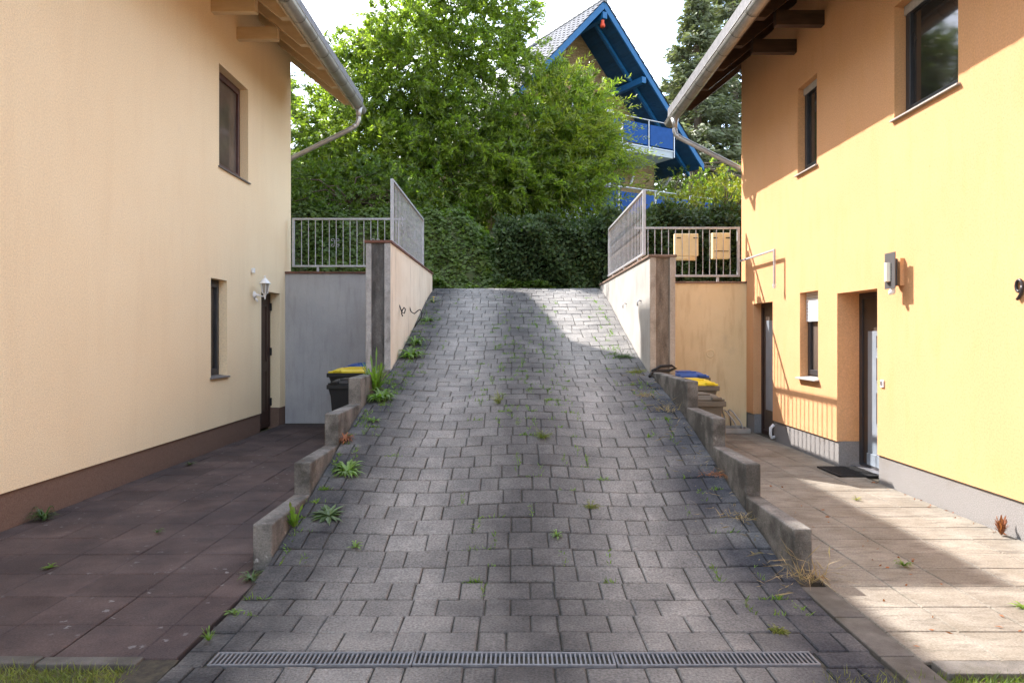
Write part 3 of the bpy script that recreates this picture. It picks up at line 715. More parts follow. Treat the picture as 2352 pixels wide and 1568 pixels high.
# ------------------------------------------------------------------ wheelie bins
def bin_(label, x, y, h, w, d, mb_, ml, grp, rz=0):
    t = thing('wheelie_bin', label, 'bin', (x, y, 0), grp, rz)
    hb = h-.085
    def rect(wx, dy, z, oy=0): return [(-wx/2, -dy/2+oy, z), (wx/2, -dy/2+oy, z), (wx/2, dy/2+oy, z), (-wx/2, dy/2+oy, z)]
    q = MB(); rr = [rect(w*.74, d*.62, .05), rect(w*.76, d*.66, .2), rect(w*.86, d*.84, hb-.12), rect(w*.88, d*.86, hb-.06)]
    vs = [p for r in rr for p in r]; fs = [(3, 2, 1, 0)]
    for k in range(len(rr)-1):
        for i in range(4): fs.append((k*4+i, k*4+(i+1) % 4, k*4+4+(i+1) % 4, k*4+4+i))
    fs.append((12, 13, 14, 15)); q.add(vs, fs); q.build('body', mb_, t, local=True, bevel=.012)
    q = MB(); q.box(-w*.5, w*.5, -d*.5, d*.46, hb-.065, hb); q.build('rim', mb_, t, local=True, bevel=.008)
    q = MB()
    for sx in (-1, 1):
        q.prism([(sx*w*.5, hb-.065), (sx*w*.42, hb-.065), (sx*w*.435, hb-.2)], 'y', -d*.3, -d*.26)
    q.prism([(-.01, hb-.066), (.01, hb-.066), (.01, hb-.18), (-.01, hb-.18)], 'y', -d*.45, -d*.41)
    q.build('rib', mb_, t, local=True)
    # lid: domed, raised pads and front lip
    q = MB(); n = 8; vs = []; fs = []
    for j in range(n+1):
        v = j/n
        for i in range(n+1):
            a = i/n; e = (1-abs(2*a-1)**4)*(1-abs(2*v-1)**4)
            vs.append(((a-.5)*w*.95, (v-.5)*d*.94, hb+.012+.06*e**.6+.012*v))
    for j in range(n):
        for i in range(n): fs.append((j*(n+1)+i, j*(n+1)+i+1, (j+1)*(n+1)+i+1, (j+1)*(n+1)+i))
    q.add(vs, fs)
    q.box(-w*.475, w*.475, -d*.47, d*.47, hb+.001, hb+.026)
    lid = q.build('lid', ml, t, local=True, bevel=.004)
    q = MB()
    for sx in (-1, 1): q.box(sx*w*.30-.06, sx*w*.30+.06, -d*.53, -d*.44, hb+.02, hb+.05)
    q.box(-w*.22, w*.22, -d*.3, d*.3, hb+.066, hb+.082)
    q.build('lid_grip', ml, lid, loc=(0, 0, 0), bevel=.006)
    q = MB(); q.tube([(-w*.38, d*.44, hb-.02), (-w*.38, d*.55, hb-.01), (w*.38, d*.55, hb-.01), (w*.38, d*.44, hb-.02)], .014, 8); q.build('handle', mb_, t, local=True)
    for sx in (-1, 1):
        q = MB(); q.lathe([(.03, -.02), (.1, -.022), (.1, .022), (.03, .02)], (sx*w*.42, d*.34, .1), 16, 'x'); q.build('wheel', m_rubber, t, local=True)
    return t
gl = 'bins beside the peach house'; gr_ = 'bins beside the yellow house'
bin_('black wheelie bin with black lid, nearest the camera beside the grey wall', -2.46, 10.95, .96, .62, .56, m_binblk, m_binblk, gl)
bin_('black wheelie bin with yellow lid beside the grey wall', -2.56, 11.85, 1.09, .84, .74, m_binblk, m_lidyel, gl)
bin_('wheelie bin with blue lid closest to the grey wall', -2.52, 12.75, 1.13, .86, .74, m_binblk, m_lidblue, gl)
bin_('grey brown wheelie bin with matching lid, lowest beside the pale slabs', 2.28, 8.92, .90, .58, .55, m_bingrey, m_bingrey, gr_)
bin_('grey brown wheelie bin with yellow lid beside the pale slabs', 2.41, 9.75, 1.03, .62, .62, m_bingrey, m_lidyel, gr_)
bin_('wheelie bin with bright blue lid beside the sandy wall', 2.52, 10.6, 1.09, .62, .66, m_bingrey, m_lidblue, gr_)

# bike rack
t = thing('bike_rack', 'low grey metal bike rack with two bent hoops before the sandy wall', 'bike rack', (3.62, 12.05, 0))
q = MB(); q.box(3.32, 3.90, 11.78, 11.82, .003, .08); q.box(3.32, 3.90, 12.2, 12.24, .003, .08); q.box(3.86, 3.90, 11.82, 12.2, .003, .08); q.build('base_frame', m_zinc, t, bevel=.004)
for x in (3.60, 3.70):
    q = MB(); q.tube([(x, 12.2, .08), (x-.005, 12.2, .22), (x-.05, 12.18, .33), (x-.045, 12.12, .36), (x-.01, 12.05, .33), (x+.07, 11.9, .18), (x+.09, 11.82, .08)], .012, 8); q.build('hoop', m_zinc, t, smooth=True)

# ------------------------------------------------------------------ wall fittings
t = thing('wall_lantern', 'white lantern on a curved arm on the peach wall above the door', 'wall lamp', (-4.2, 11.66, 2.25))
q = MB(); q.lathe([(.075, 0), (.072, .012), (.045, .03), (.02, .06), (.014, .1)], (-4.2, 11.66, 2.27), 14, 'x'); q.build('wall_plate', m_white, t, smooth=True)
q = MB(); q.tube([(-4.13, 11.66, 2.265), (-4.06, 11.66, 2.245), (-3.99, 11.66, 2.24)], [.018, .012, .011], 8)
q.lathe([(.008, -.06), (.018, -.03), (.012, -.01), (.03, .03), (.04, .05), (.06, .06)], (-3.99, 11.66, 2.24), 10); q.build('arm', m_white, t, smooth=True)
q = MB()
for k in range(6):
    an = k*math.pi/3; q.tube([(-3.99+.055*math.cos(an), 11.66+.055*math.sin(an), 2.30), (-3.99+.085*math.cos(an), 11.66+.085*math.sin(an), 2.485)], .006, 5)
q.build('cage', m_white, t)
q = MB(); q.lathe([(.05, 2.302-2.3), (.078, .18)], (-3.99, 11.66, 2.302), 6); q.build('pane', M('lamp_glass', (.3, .28, .25), None, rough=.1), t)
q = MB(); q.lathe([(.112, 0), (.112, .008), (.09, .03), (.055, .075), (.028, .10), (.01, .11), (.008, .13), (.016, .14), (.004, .155)], (-3.99, 11.66, 2.485), 12); q.build('cap', m_white, t)
q = MB(); q.tube([(-4.19, 11.70, 2.2), (-4.16, 11.70, 2.17), (-4.15, 11.70, 2.14)], [.02, .025, .015], 8); q.build('sensor', m_white, t, smooth=True); t.scale = (.84, .84, .84)
q = MB(); q.box(-4.199, -4.15, 11.52, 11.585, 2.61, 2.69); props(q.build('motion_sensor', m_white, loc=(-4.17, 11.55, 2.65), bevel=.012), 'small white sensor box on the peach wall above the lantern', 'sensor')

t = thing('wall_lamp', 'steel wall lamp with frosted half round glass above the door of the yellow house', 'wall lamp', (4.0, 7.4, 2.25))
q = MB(); q.box(3.955, 3.999, 7.335, 7.455, 2.12, 2.40); q.build('back_box', m_yellow, t)
q = MB(); q.box(3.885, 3.897, 7.34, 7.365, 2.09, 2.46); q.box(3.885, 3.897, 7.43, 7.48, 2.09, 2.46) if False else None
for (a, b_, c_, d_) in ((7.30, 7.50, 2.36, 2.46), (7.30, 7.50, 2.09, 2.165), (7.30, 7.385, 2.165, 2.36), (7.47, 7.50, 2.165, 2.36)): q.box(3.882, 3.89, a, b_, c_, d_)
q.box(3.89, 3.955, 7.39, 7.41, 2.12, 2.40)
q.build('plate', M('grey_steel', (.11, .105, .105), None, rough=.5, metal=.3), t)
q = MB(); n = 10
for k in range(n):
    a, b_ = math.pi*k/n, math.pi*(k+1)/n
    q.quad((3.884-.04*math.sin(a), 7.4275-.0425*math.cos(a), 2.165), (3.884-.04*math.sin(b_), 7.4275-.0425*math.cos(b_), 2.165), (3.884-.04*math.sin(b_), 7.4275-.0425*math.cos(b_), 2.36), (3.884-.04*math.sin(a), 7.4275-.0425*math.cos(a), 2.36))
q.build('diffuser', m_frost, t, smooth=True)
q = MB()
for k in range(6): q.box(3.8795, 3.8815, 7.366, 7.374, 2.18+k*.03, 2.195+k*.03)
q.build('slot', m_black, t)
q = MB(); q.lathe([(.012, .05), (.025, .03), (.03, 0), (.02, -.025)], (3.91, 7.40, 2.06), 12); q.lathe([(.005, 0), (.024, .005), (.024, .03), (.01, .04)], (3.875, 7.40, 2.05), 12, 'x'); q.build('sensor', m_white, t, smooth=True)

q = MB(); cz, cy = 2.0, 5.655; pts = [(3.985, cy+.034*math.cos(a), cz+.046*math.sin(a)) for a in np.linspace(0, 2*math.pi, 18)[:-1]]
q.tube(pts, .0125, 8, closed=True)
q.tube([(3.985, cy-.034, cz), (3.985, cy-.033, cz-.03), (3.985, cy-.022, cz-.06), (3.985, cy+.0, cz-.088), (3.985, cy+.022, cz-.106)], .0125, 8)
q.box(3.985, 4.0, cy-.004, cy+.004, cz+.04, cz+.05)
props(q.build('house_number', M('dark_iron', (.05, .045, .045), None, rough=.4, metal=.3), loc=(3.99, cy, cz), smooth=True), 'dark metal house number 9 on the yellow wall at the picture edge', 'house number')
t = thing('doorbell', 'small white doorbell button beside the front door of the yellow house', 'doorbell', (3.99, 7.77, 1.09))
MB().box(3.985, 3.999, 7.735, 7.80, 1.05, 1.13).build('plate', m_white, t, bevel=.003)
MB().box(3.978, 3.986, 7.75, 7.785, 1.07, 1.115).build('button', m_steel, t, bevel=.002)
# wall mounted bar
t = thing('wall_bar', 'slim grey metal bar with a drop post on the yellow wall above the side door', 'bar', (3.88, 11.4, 2.8))
q = MB(); q.box(3.875, 3.905, 10.7, 12.27, 2.865, 2.893); q.build('arm', m_galv, t, bevel=.003)
q = MB(); q.box(3.875, 3.905, 10.672, 10.70, 2.37, 2.893); q.build('post', m_galv, t, bevel=.003)
q = MB(); q.lathe([(.02, -.06), (.03, 0)], (3.89, 10.686, 2.37), 10); q.build('foot', m_white, t)
# pipe bend at the plinth
q = MB(); q.tube([(4.0, 10.98, .06), (3.95, 10.97, .05), (3.93, 10.96, .1), (3.93, 10.95, .2), (3.98, 10.95, .25)], .024, 10)
props(q.build('pipe_bend', m_white, loc=(3.95, 10.96, .05), smooth=True), 'short white pipe bend at the plinth beside the side door', 'pipe')
# door mat
t = thing('door_mat', 'black rubber honeycomb mat before the front door of the yellow house', 'door mat', (3.92, 8.45, .006))
q = MB(); x0, x1, y0, y1 = 3.70, 4.2, 8.14, 8.74
q.box(x0, x1, y0, y0+.02, .005, .022); q.box(x0, x1, y1-.02, y1, .005, .022); q.box(x0, x0+.02, y0, y1, .0052, .0222); q.box(x1-.02, x1, y0, y1, .0052, .0222)
for i in range(1, 13): q.box(x0+i*.038, x0+i*.038+.01, y0+.02, y1-.02, .005, .021)
for j in range(1, 16): q.box(x0+.02, x1-.02, y0+j*.037, y0+j*.037+.01, .0055, .0205)
q.build('grid', m_rubber, t)
MB().box(x0+.005, x1-.005, y0+.005, y1-.005, .003, .006).build('backing', m_core, t)
# cables and hooks
def cable(label, pts, r=.012, nm='cable', mat=None, k=1):
    pts = [tuple(p0+(p-p0)*k for p, p0 in zip(q_, pts[0])) for q_ in pts]
    q = MB(); q.tube(pts, r, 8); props(q.build(nm, mat or m_black, loc=pts[0], smooth=True), label, nm.replace('_', ' '))
cable('short black cable curled in a loop sticking out of the cream ramp wall', [(-1.67, 10.55, 2.06), (-1.64, 10.5, 2.0), (-1.6, 10.45, 1.9), (-1.55, 10.45, 1.88), (-1.53, 10.47, 1.96), (-1.56, 10.5, 2.0), (-1.6, 10.5, 1.95), (-1.61, 10.48, 1.88), (-1.585, 10.47, 1.82)], .009, k=.72)
cable('longer black cable hanging from the cream ramp wall down to the ramp', [(-1.67, 11.6, 2.07), (-1.64, 11.6, 1.98), (-1.58, 11.6, 1.94), (-1.52, 11.6, 1.99), (-1.47, 11.6, 2.02), (-1.43, 11.6, 1.96), (-1.45, 11.6, 1.86), (-1.52, 11.6, 1.77), (-1.56, 11.6, 1.7)], .009, k=.85)
cable('small metal hook on the pale ramp wall next to its front end', [(1.835, 10.25, 2.10), (1.79, 10.25, 2.11), (1.775, 10.25, 2.07), (1.78, 10.25, 2.03)], .011, 'hook', m_steel)
cable('small metal hook on the pale ramp wall halfway up the ramp', [(1.835, 11.6, 2.12), (1.79, 11.6, 2.13), (1.775, 11.6, 2.09), (1.78, 11.6, 2.05)], .009, 'hook', m_steel)
cable('black cable coil lying on the topmost block next to the blue lidded bin', [(1.83, 9.45, 1.14), (1.95, 9.5, 1.2), (2.1, 9.5, 1.21), (2.16, 9.5, 1.18), (2.06, 9.5, 1.14), (1.92, 9.48, 1.14), (1.82, 9.4, 1.12), (1.77, 9.3, 1.08)], .018)

# ------------------------------------------------------------------ blue house behind
TH = R(31); BO = Vector((3.436, 27.0, 5.0))
hb = thing('blue_gabled_house', 'yellow brick house with bright blue gable and balcony panels behind the tree', 'house', BO, rz=TH)
def BZ(z): return z-5.0
AP = BZ(13.96); SL = 1.06; EU = 5.15
wv = 1.9
q = MB(); q.add([(-4.19, wv+.02, BZ(4)), (4.19, wv+.02, BZ(4)), (4.19, wv+.02, AP-SL*4.19), (0, wv+.02, AP), (-4.19, wv+.02, AP-SL*4.19)], [(0, 1, 2, 3, 4)])
q.quad((4.19, wv+.02, BZ(4)), (4.19, 12, BZ(4)), (4.19, 12, AP-SL*4.19), (4.19, wv+.02, AP-SL*4.19))
q.quad((-4.19, wv+.02, BZ(4)), (-4.19, 12, BZ(4)), (-4.19, 12, AP-SL*4.19), (-4.19, wv+.02, AP-SL*4.19))
wb_ = q.build('wall', m_mortar, hb, local=True)
q = MB(); z = BZ(5.6); r_ = 0; opb = [(.2, 2.35, BZ(5.9), BZ(8.05)), (-.6, 2.0, BZ(8.7), BZ(10.9))]
while z < AP-.6:
    hw = min(4.19, (AP-z-.1)/SL); u = -hw+(.06 if r_ % 2 else .18)-.24
    while u < hw-.02:
        a, b_ = max(u, -hw), min(u+.232, hw)
        if b_-a > .04 and not any(o[0] < (a+b_)/2 < o[1] and o[2] < z+.03 < o[3] for o in opb):
            q.box(a, b_, wv+.004-random.uniform(0, .004), wv+.03, z, z+.066)
        u += .242
    z += .076; r_ += 1
q.build('brick', m_brick, hb, local=True, kind='stuff')
q = MB()
for k in range(90):
    z = BZ(5.6)+k*.076
    if z < AP-SL*4.19-.1: q.box(4.185, 4.198, wv+.005+(.12 if k % 2 else 0), wv+4, z, z+.066)
q.build('brick', m_brick, hb, local=True, kind='stuff')
# roof slabs
for s_ in (-1, 1):
    q = MB(); q.prism([(0, AP), (s_*EU, AP-SL*EU), (s_*EU, AP-SL*EU+.18), (0, AP+.18)], 'y', .06, 12); q.build('roof', m_blued, hb, local=True)
    q = MB(); q.prism([(0, AP+.22), (s_*(EU+.05), AP-SL*(EU+.05)+.22), (s_*(EU+.05), AP-SL*(EU+.05)-.06), (0, AP-.09)], 'y', -.02, .055)
    o = q.build('barge_board', m_blue, hb, local=True, bevel=.01)
    for vv in (.75,):
        q = MB(); q.prism([(0, AP-.03), (s_*EU, AP-SL*EU-.03), (s_*EU, AP-SL*EU-.2), (0, AP-.2)], 'y', vv, vv+.14); q.build('rafter', m_blue if s_ > 0 else m_blued, hb, local=True, bevel=.01)
    # boarding on the soffit
    n = 46
    q0 = None
    for k in range(n):
        u0 = .06+k*.11; z0 = AP-SL*u0
        me = MB().prism([(s_*u0, AP-SL*u0-.004), (s_*(u0+.104), AP-SL*(u0+.104)-.004), (s_*(u0+.104), AP-SL*(u0+.104)-.02), (s_*u0, AP-SL*u0-.02)], 'y', .07, wv if u0 < 4.1 else 9).build('soffit_board', m_blued, hb, local=True)
for u_, z_ in ((0, AP-.42),):
    MB().box(-.1, .1, -.05, wv+.05, z_-.05, z_+.2).build('ridge_beam', m_blue, hb, local=True, bevel=.01)
for s_ in (-1, 1): MB().box(s_*1.95-.1, s_*1.95+.1, -.02, wv+.02, AP-SL*1.95-.46, AP-SL*1.95-.22).build('purlin', m_blue, hb, local=True, bevel=.01)
# tiles
vs = []; fs = []; n = 6
cs = math.cos(math.atan(SL)); sn = math.sin(math.atan(SL))
for j, yy_ in enumerate((0, .36)):
    for i in range(n+1):
        a = i/n; zz = .03*math.sin(a*math.pi*2)+.03+(0.03 if j else 0.0); vs.append((a*.3, yy_, zz))
for i in range(n): fs.append((i, i+1, n+2+i, n+1+i))
for i in range(n+1): vs.append((i/n*.3, 0, vs[i][2]-.03) if False else (i/n*.3, .36, vs[n+1+i][2]-.035))
for i in range(n): fs.append((n+1+i, n+2+i, 2*n+3+i, 2*n+2+i))
tme = bpy.data.meshes.new('roof_tile'); tme.from_pydata(vs, [], fs); tme.materials.append(m_tile)
rest = MB()
for s_ in (-1, 1):
    for r_ in range(21):
        for c_ in range(14):
            d_ = .02+r_*.34; u = d_*cs; z = AP+.20-SL*u
            m4 = Matrix.Translation((s_*u, -.06+c_*.3, z)) @ (Matrix.Rotation(0, 4, 'Z'))
            ax = Vector((0, 1, 0)); ay = Vector((s_*cs, 0, -sn)); az = ax.cross(ay) if s_ < 0 else ax.cross(ay)
            if az.z < 0: az = -az
            m4 = Matrix(((ax.x, ay.x, az.x, s_*u), (ax.y, ay.y, az.y, -.06+c_*.3), (ax.z, ay.z, az.z, z), (0, 0, 0, 1)))
            if (s_ < 0 and r_ < 17 and c_ < 14) or (s_ > 0 and c_ == 0):
                o = inst('roof_tile', tme, hb); o.matrix_local = m4
            else: rest.add([m4 @ Vector(p) for p in vs], fs)
rest.build('roof_tile', m_tile, hb, local=True, kind='stuff')
q = MB()
for c_ in range(26): q.tube([(0, -.1+c_*.33, AP+.24), (0, -.1+c_*.33+.35, AP+.27)], .11, 8)
q.build('ridge_tile', m_tile, hb, local=True)
# balconies
def balcony(z0, u0, u1, v0, nm):
    bal = MB().box(u0, u1, v0, wv, z0-.28, z0-.02).build('balcony', M('balcony_soffit', (.36, .40, .42), None, rough=.6), hb, local=True, bevel=.01)
    if nm: bal['label'] = nm
    MB().box(u0-.03, u1+.03, v0-.03, wv, z0-.02, z0+.015).build('floor_edge', m_white2, bal, local=True)
    n = 5; st = (u1-u0)/n
    for k in range(n+1):
        u = u0+k*st; MB().tube([(u, v0-.05, z0-.26), (u, v0-.05, z0+1.02)], .022, 8).build('post', m_steel, bal, local=True)
        if k < n: MB().box(u+.07, u+st-.07, v0-.06, v0-.04, z0+.06, z0+.86).build('panel', m_bluepan, bal, local=True, bevel=.005)
    MB().box(u1+.02, u1+.04, v0+.05, wv-.05, z0+.06, z0+.86).build('panel', m_bluepan, bal, local=True, bevel=.005)
    MB().tube([(u0, v0-.05, z0+1.03), (u1, v0-.05, z0+1.03)], .024, 8).build('hand_rail', m_steel, bal, local=True)
balcony(BZ(8.9), -3.3, 3.3, -.2, 'upper balcony')
balcony(BZ(6.0), -3.6, 5.2, -.9, 'lower terrace')
q = MB(); q.box(.2, 2.35, wv-.03, wv+.05, BZ(5.9), BZ(8.05)); ob_ = q.build('terrace_door', m_anth, hb, local=True)
MB().box(.75, 1.6, wv-.04, wv-.03, BZ(6.0), BZ(7.9)).build('pane', m_glass, ob_, local=True)
MB().box(1.7, 1.8, wv-.05, wv-.03, BZ(6.0), BZ(7.95)).build('frame', m_white2, ob_, local=True)
q = MB(); q.box(-.6, 2.0, wv-.03, wv+.05, BZ(8.95), BZ(10.9)); ob_ = q.build('balcony_door', m_white2, hb, local=True)
MB().box(-.5, .6, wv-.04, wv-.03, BZ(9.05), BZ(10.8)).build('pane', m_glass, ob_, local=True); MB().box(.7, 1.9, wv-.04, wv-.03, BZ(9.05), BZ(10.8)).build('pane', m_glass, ob_, local=True)
MB().box(.1, 2.5, wv-.12, wv, BZ(7.95), BZ(8.2)).build('awning_box', m_blued, hb, local=True, bevel=.02)
q = MB(); q.tube([(2.85, wv-.02, BZ(7.9)), (2.89, wv-.2, BZ(8.25))], .05, 8); q.build('lamp', m_white, hb, local=True)
q = MB(); q.tube([(EU-.1, wv-.1, AP-SL*EU-.05), (EU-.1, wv+.2, AP-SL*EU-.35), (4.8, wv+.2, AP-SL*EU-.5), (4.4, wv+.15, AP-SL*EU-.62), (4.27, wv+.1, AP-SL*EU-.8), (4.27, wv+.1, BZ(5.5))], .05, 8); q.build('downpipe', m_zinc, hb, local=True, smooth=True)
q = MB(); q.lathe([(.015, .1), (.06, .08), (.06, 0), (.1, -.14), (.08, -.18)], (-.12, -.05, AP-.65), 8); q.build('ornament', m_red, hb, local=True)

# added house hidden behind the peach house, outline shaped to shade the driveway
nb = thing('shade_house', 'unseen cream house added behind the peach house to shade the driveway', 'house', (-11, 18.5, 2.6))
MB().box(-15, -7.0, 14.6, 22.35, 2.0, 12.75).build('wall', m_cream, nb)
MB().box(-15.1, -6.95, 14.55, 22.4, 12.75, 12.95).build('roof', m_zinc, nb)
MB().box(-13, -7.1, 15.9, 20.15, 12.95, 14.7).build('shade_floor', m_cream, nb)
MB().box(-13.1, -7.0, 15.85, 20.2, 14.7, 14.85).build('shade_floor_roof', m_zinc, nb)
for k in range(3):
    for j in range(3):
        wo = MB().box(-7.005, -6.985, 15.4+k*2.4, 16.6+k*2.4, 3.9+j*2.9, 5.4+j*2.9).build('window', m_white, nb)
        MB().box(-6.99, -6.975, 15.5+k*2.4, 16.5+k*2.4, 4.0+j*2.9, 5.3+j*2.9).build('pane', m_glass, wo, loc=WL[nb.name])

# ------------------------------------------------------------------ vegetation
def sprays(P0, D0, Ln, nl, ll, lw, droop, out=.9):
    """leafy shoots: returns leaf quads"""
    n = len(P0); t = (np.arange(nl)+.5)/nl; t = np.clip(t+rng.normal(size=(n, nl))*.03, .03, 1)
    D0 = unit(D0); g = np.array([0, 0, -1.])
    pos = P0[:, None]+D0[:, None]*(Ln[:, None, None]*t[..., None])+g*(droop[:, None, None]*(t**2)[..., None])
    tan = unit(D0[:, None]*Ln[:, None, None]+g*(2*droop[:, None, None]*t[..., None]))
    side = unit(np.cross(tan, rng.normal(size=(n, 1, 3))+np.zeros((n, nl, 3))))
    sg = np.where(np.arange(nl) % 2, 1, -1)[None, :, None]
    d = tan*.75+side*sg*out*.7+rng.normal(size=(n, nl, 3))*.22
    ls = (ll*rng.uniform(.7, 1.25, size=(n, nl)))*(1-.35*t)
    return leaves(pos.reshape(-1, 3), d.reshape(-1, 3), ls.ravel(), (ls*lw/ll).ravel())
def crown_pts(lobes, n, lo=.5):
    vol = np.array([a[3]*a[4]+a[4]*a[5]+a[3]*a[5] for a in lobes]); idx = rng.choice(len(lobes), n, p=vol/vol.sum())
    Lb = np.array(lobes)[idx]; d = unit(rng.normal(size=(n, 3))); r = rng.uniform(lo, 1, size=(n, 1))**.7
    # lumpy radius
    return Lb[:, :3]+d*r*Lb[:, 3:], d, Lb
def tree(name, label, base, stems, lobes, nclump, nsp, nl, ll, lw, mat, loc, droop=(.05, .35), lo=.5, up=.35, grp=None, size=.55):
    t = thing(name, label, 'tree', loc, grp); off = np.array(loc)
    cp, d, Lb = crown_pts(lobes, nclump, lo)
    k = np.repeat(np.arange(nclump), nsp)
    P0 = cp[k]+rng.normal(size=(len(k), 3))*size*.5
    D0 = d[k]+rng.normal(size=(len(k), 3))*.55+np.array([0, 0, up])
    Ln = rng.uniform(.35, 1.0, len(k))*size*1.25
    V = sprays(P0, D0, Ln, nl, ll, lw, rng.uniform(*droop, len(k)))
    me = fast_mesh('crown', V-off, 4, mat); mesh_obj('crown', me, t)
    q = MB()
    for s_ in stems:
        q.tube(s_[0], s_[1], 8)
    for i in range(0, nclump, max(1, nclump//26)):
        st_ = stems[i % len(stems)][0]; c0 = Vector(st_[min(len(st_)-1, 1+i % 3)]); e = Vector(cp[i]); m_ = (c0+e)/2+Vector((random.uniform(-.3, .3), random.uniform(-.3, .3), .25))
        q.tube([c0, m_, e], [.03, .02, .006], 5)
    q.build('trunk', m_bark, t, smooth=True)
    return t
lobesA = [(-1.9, 21.3, 9.6, 2.5, 2.0, 3.2), (-4.2, 21.4, 7.9, 2.3, 1.9, 2.6), (1.2, 20.9, 7.4, 1.8, 1.7, 1.7), (-2.0, 20.6, 6.6, 4.0, 1.9, 1.9), (1.6, 20.6, 6.2, 1.6, 1.6, 1.4), (-1.1, 21.3, 11.2, 1.7, 1.6, 1.9), (-4.8, 21.0, 5.6, 1.6, 1.6, 1.3), (2.1, 20.8, 7.3, .9, 1.0, .8), (1.9, 20.9, 8.1, .9, .9, .8), (-3.0, 21.0, 9.2, 2.2, 1.7, 2.0)]
lobesA += [(.4, 19.5, 5.7, 1.8, 1.3, 1.0), (-1.6, 19.2, 5.6, 3.9, 1.3, .95), (-4.0, 19.6, 6.4, 2.0, 1.3, 1.3)]
lobesA = [(x*1.06, y+1.3, (z-1.61)*1.06+1.61, a*1.06, b_, c_*1.06) for x, y, z, a, b_, c_ in lobesA]
bt = (-1.67, 22.2, 4.6)
stA = [([(-1.67, 22.20, 3.9), (-1.7, 22.20, 5.2), (-2.0, 22.40, 7.0), (-2.2, 22.60, 9.5)], [.2, .16, .11, .04]),
       ([(-1.55, 22.20, 3.9), (-1.2, 22.20, 5.4), (-.4, 22.30, 7.2), (.4, 22.30, 9.0)], [.14, .11, .08, .03]),
       ([(-1.75, 22.25, 3.9), (-2.6, 22.30, 5.4), (-4.0, 22.50, 7.4)], [.13, .1, .04])]
tree('willow_tree', 'large bushy green tree with drooping shoots at the top of the ramp', bt, stA, lobesA, 900, 9, 28, .19, .056, m_leafA, bt)
# outer shoots of the same tree, backlight painted in as yellower leaf colour
tw = bpy.data.objects['willow_tree']
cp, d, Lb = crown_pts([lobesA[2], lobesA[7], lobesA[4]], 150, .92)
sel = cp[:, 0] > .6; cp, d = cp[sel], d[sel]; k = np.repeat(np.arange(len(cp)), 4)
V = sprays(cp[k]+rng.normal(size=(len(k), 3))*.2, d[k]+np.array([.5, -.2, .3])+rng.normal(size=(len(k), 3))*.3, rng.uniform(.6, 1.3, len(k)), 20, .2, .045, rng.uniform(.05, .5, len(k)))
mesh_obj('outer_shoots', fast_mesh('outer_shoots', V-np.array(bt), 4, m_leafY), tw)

def leafy_box(x0, x1, y0, y1, zf, n, ll, lw, jit=.12):
    """leaves on top, front and ends of a hedge whose top height is zf(x)"""
    P = []; D = []
    nf = int(n*.62); x = rng.uniform(x0, x1, nf); zt = np.array([zf(a) for a in x]); zb0 = np.array([hill_z(a, y0+.1) for a in x])-.05
    z = zb0+(zt-zb0)*rng.uniform(0, 1, nf); y = y0+.22*np.sin(x*3.1+z*2.3)*.5+.12*np.sin(x*7+z*5)+rng.normal(size=nf)*jit
    P.append(np.stack([x, y, z], 1)); D.append(np.tile([0, -.8, -.1], (nf, 1)))
    nt_ = n-nf; x = rng.uniform(x0, x1, nt_); zt = np.array([zf(a) for a in x]); y = rng.uniform(y0, y1, nt_)
    P.append(np.stack([x, y, zt+.1*np.sin(x*5+y*4)+rng.normal(size=nt_)*jit*.8], 1)); D.append(np.tile([0, -.3, .6], (nt_, 1)))
    P = np.concatenate(P); D = np.concatenate(D)+rng.normal(size=(n, 3))*.7
    l = ll*rng.uniform(.6, 1.3, n)
    return leaves(P, D, l, l*lw/ll, flat=np.tile([0, -1., .5], (n, 1)))
def hedge(label, x0, x1, y0, y1, zf, n, ll, lw, mat):
    loc = ((x0+x1)/2, (y0+y1)/2, 2.6); t = thing('hedge', label, 'hedge', loc)
    mesh_obj('foliage', fast_mesh('foliage', leafy_box(x0, x1, y0, y1, zf, n, ll, lw)-np.array(loc), 4, mat), t)
    q = MB(); m_ = 12
    for i in range(m_):
        a, b_ = x0+(x1-x0)*i/m_+.05, x0+(x1-x0)*(i+1)/m_+.05
        q.box(a, b_-.052, y0+.2, y1-.1, 2.4, zf((a+b_)/2)-.15)
    q.build('branches', m_core, t)
hedge('dark green hedge across the top of the ramp right of the ivy', -.4, 2.0, 16.5, 17.5, lambda x: 4.10+.05*math.sin(x*3), 17000, .11, .06, m_hedge)
hedge('tall dark hedge behind the railing with the cream letter boxes', 2.05, 8.5, 16.3, 17.4, lambda x: 4.25+.06*math.sin(x*4)+.10*min(1, max(0, x-2.6)), 30000, .11, .06, m_hedge)
# ivy covered bank
n = 60000; x = rng.uniform(-9, 1.6, n); y = 16.1+rng.uniform(0, 1, n)**1.3*3.2
z = np.array([hill_z(a, b_) for a, b_ in zip(x, y)])+.10*np.sin(x*3+y*2)+.07*np.sin(x*8+y*6)+rng.uniform(-.05, .16, n)
dd = .05; gx = np.array([hill_z(a+dd, b_)-hill_z(a-dd, b_) for a, b_ in zip(x, y)])/(2*dd); gy = np.array([hill_z(a, b_+dd)-hill_z(a, b_-dd) for a, b_ in zip(x, y)])/(2*dd)
nrm = unit(np.stack([-gx, -gy, np.ones(n)], 1))
D = np.stack([rng.normal(size=n), rng.normal(size=n)-.5, -.6+rng.normal(size=n)*.4], 1)
l = rng.uniform(.07, .135, n)
mesh_obj('ivy', fast_mesh('ivy', leaves(np.stack([x, y, z], 1), D, l, l*.85, flat=nrm*1.4), 4, m_ivy), kind='stuff')
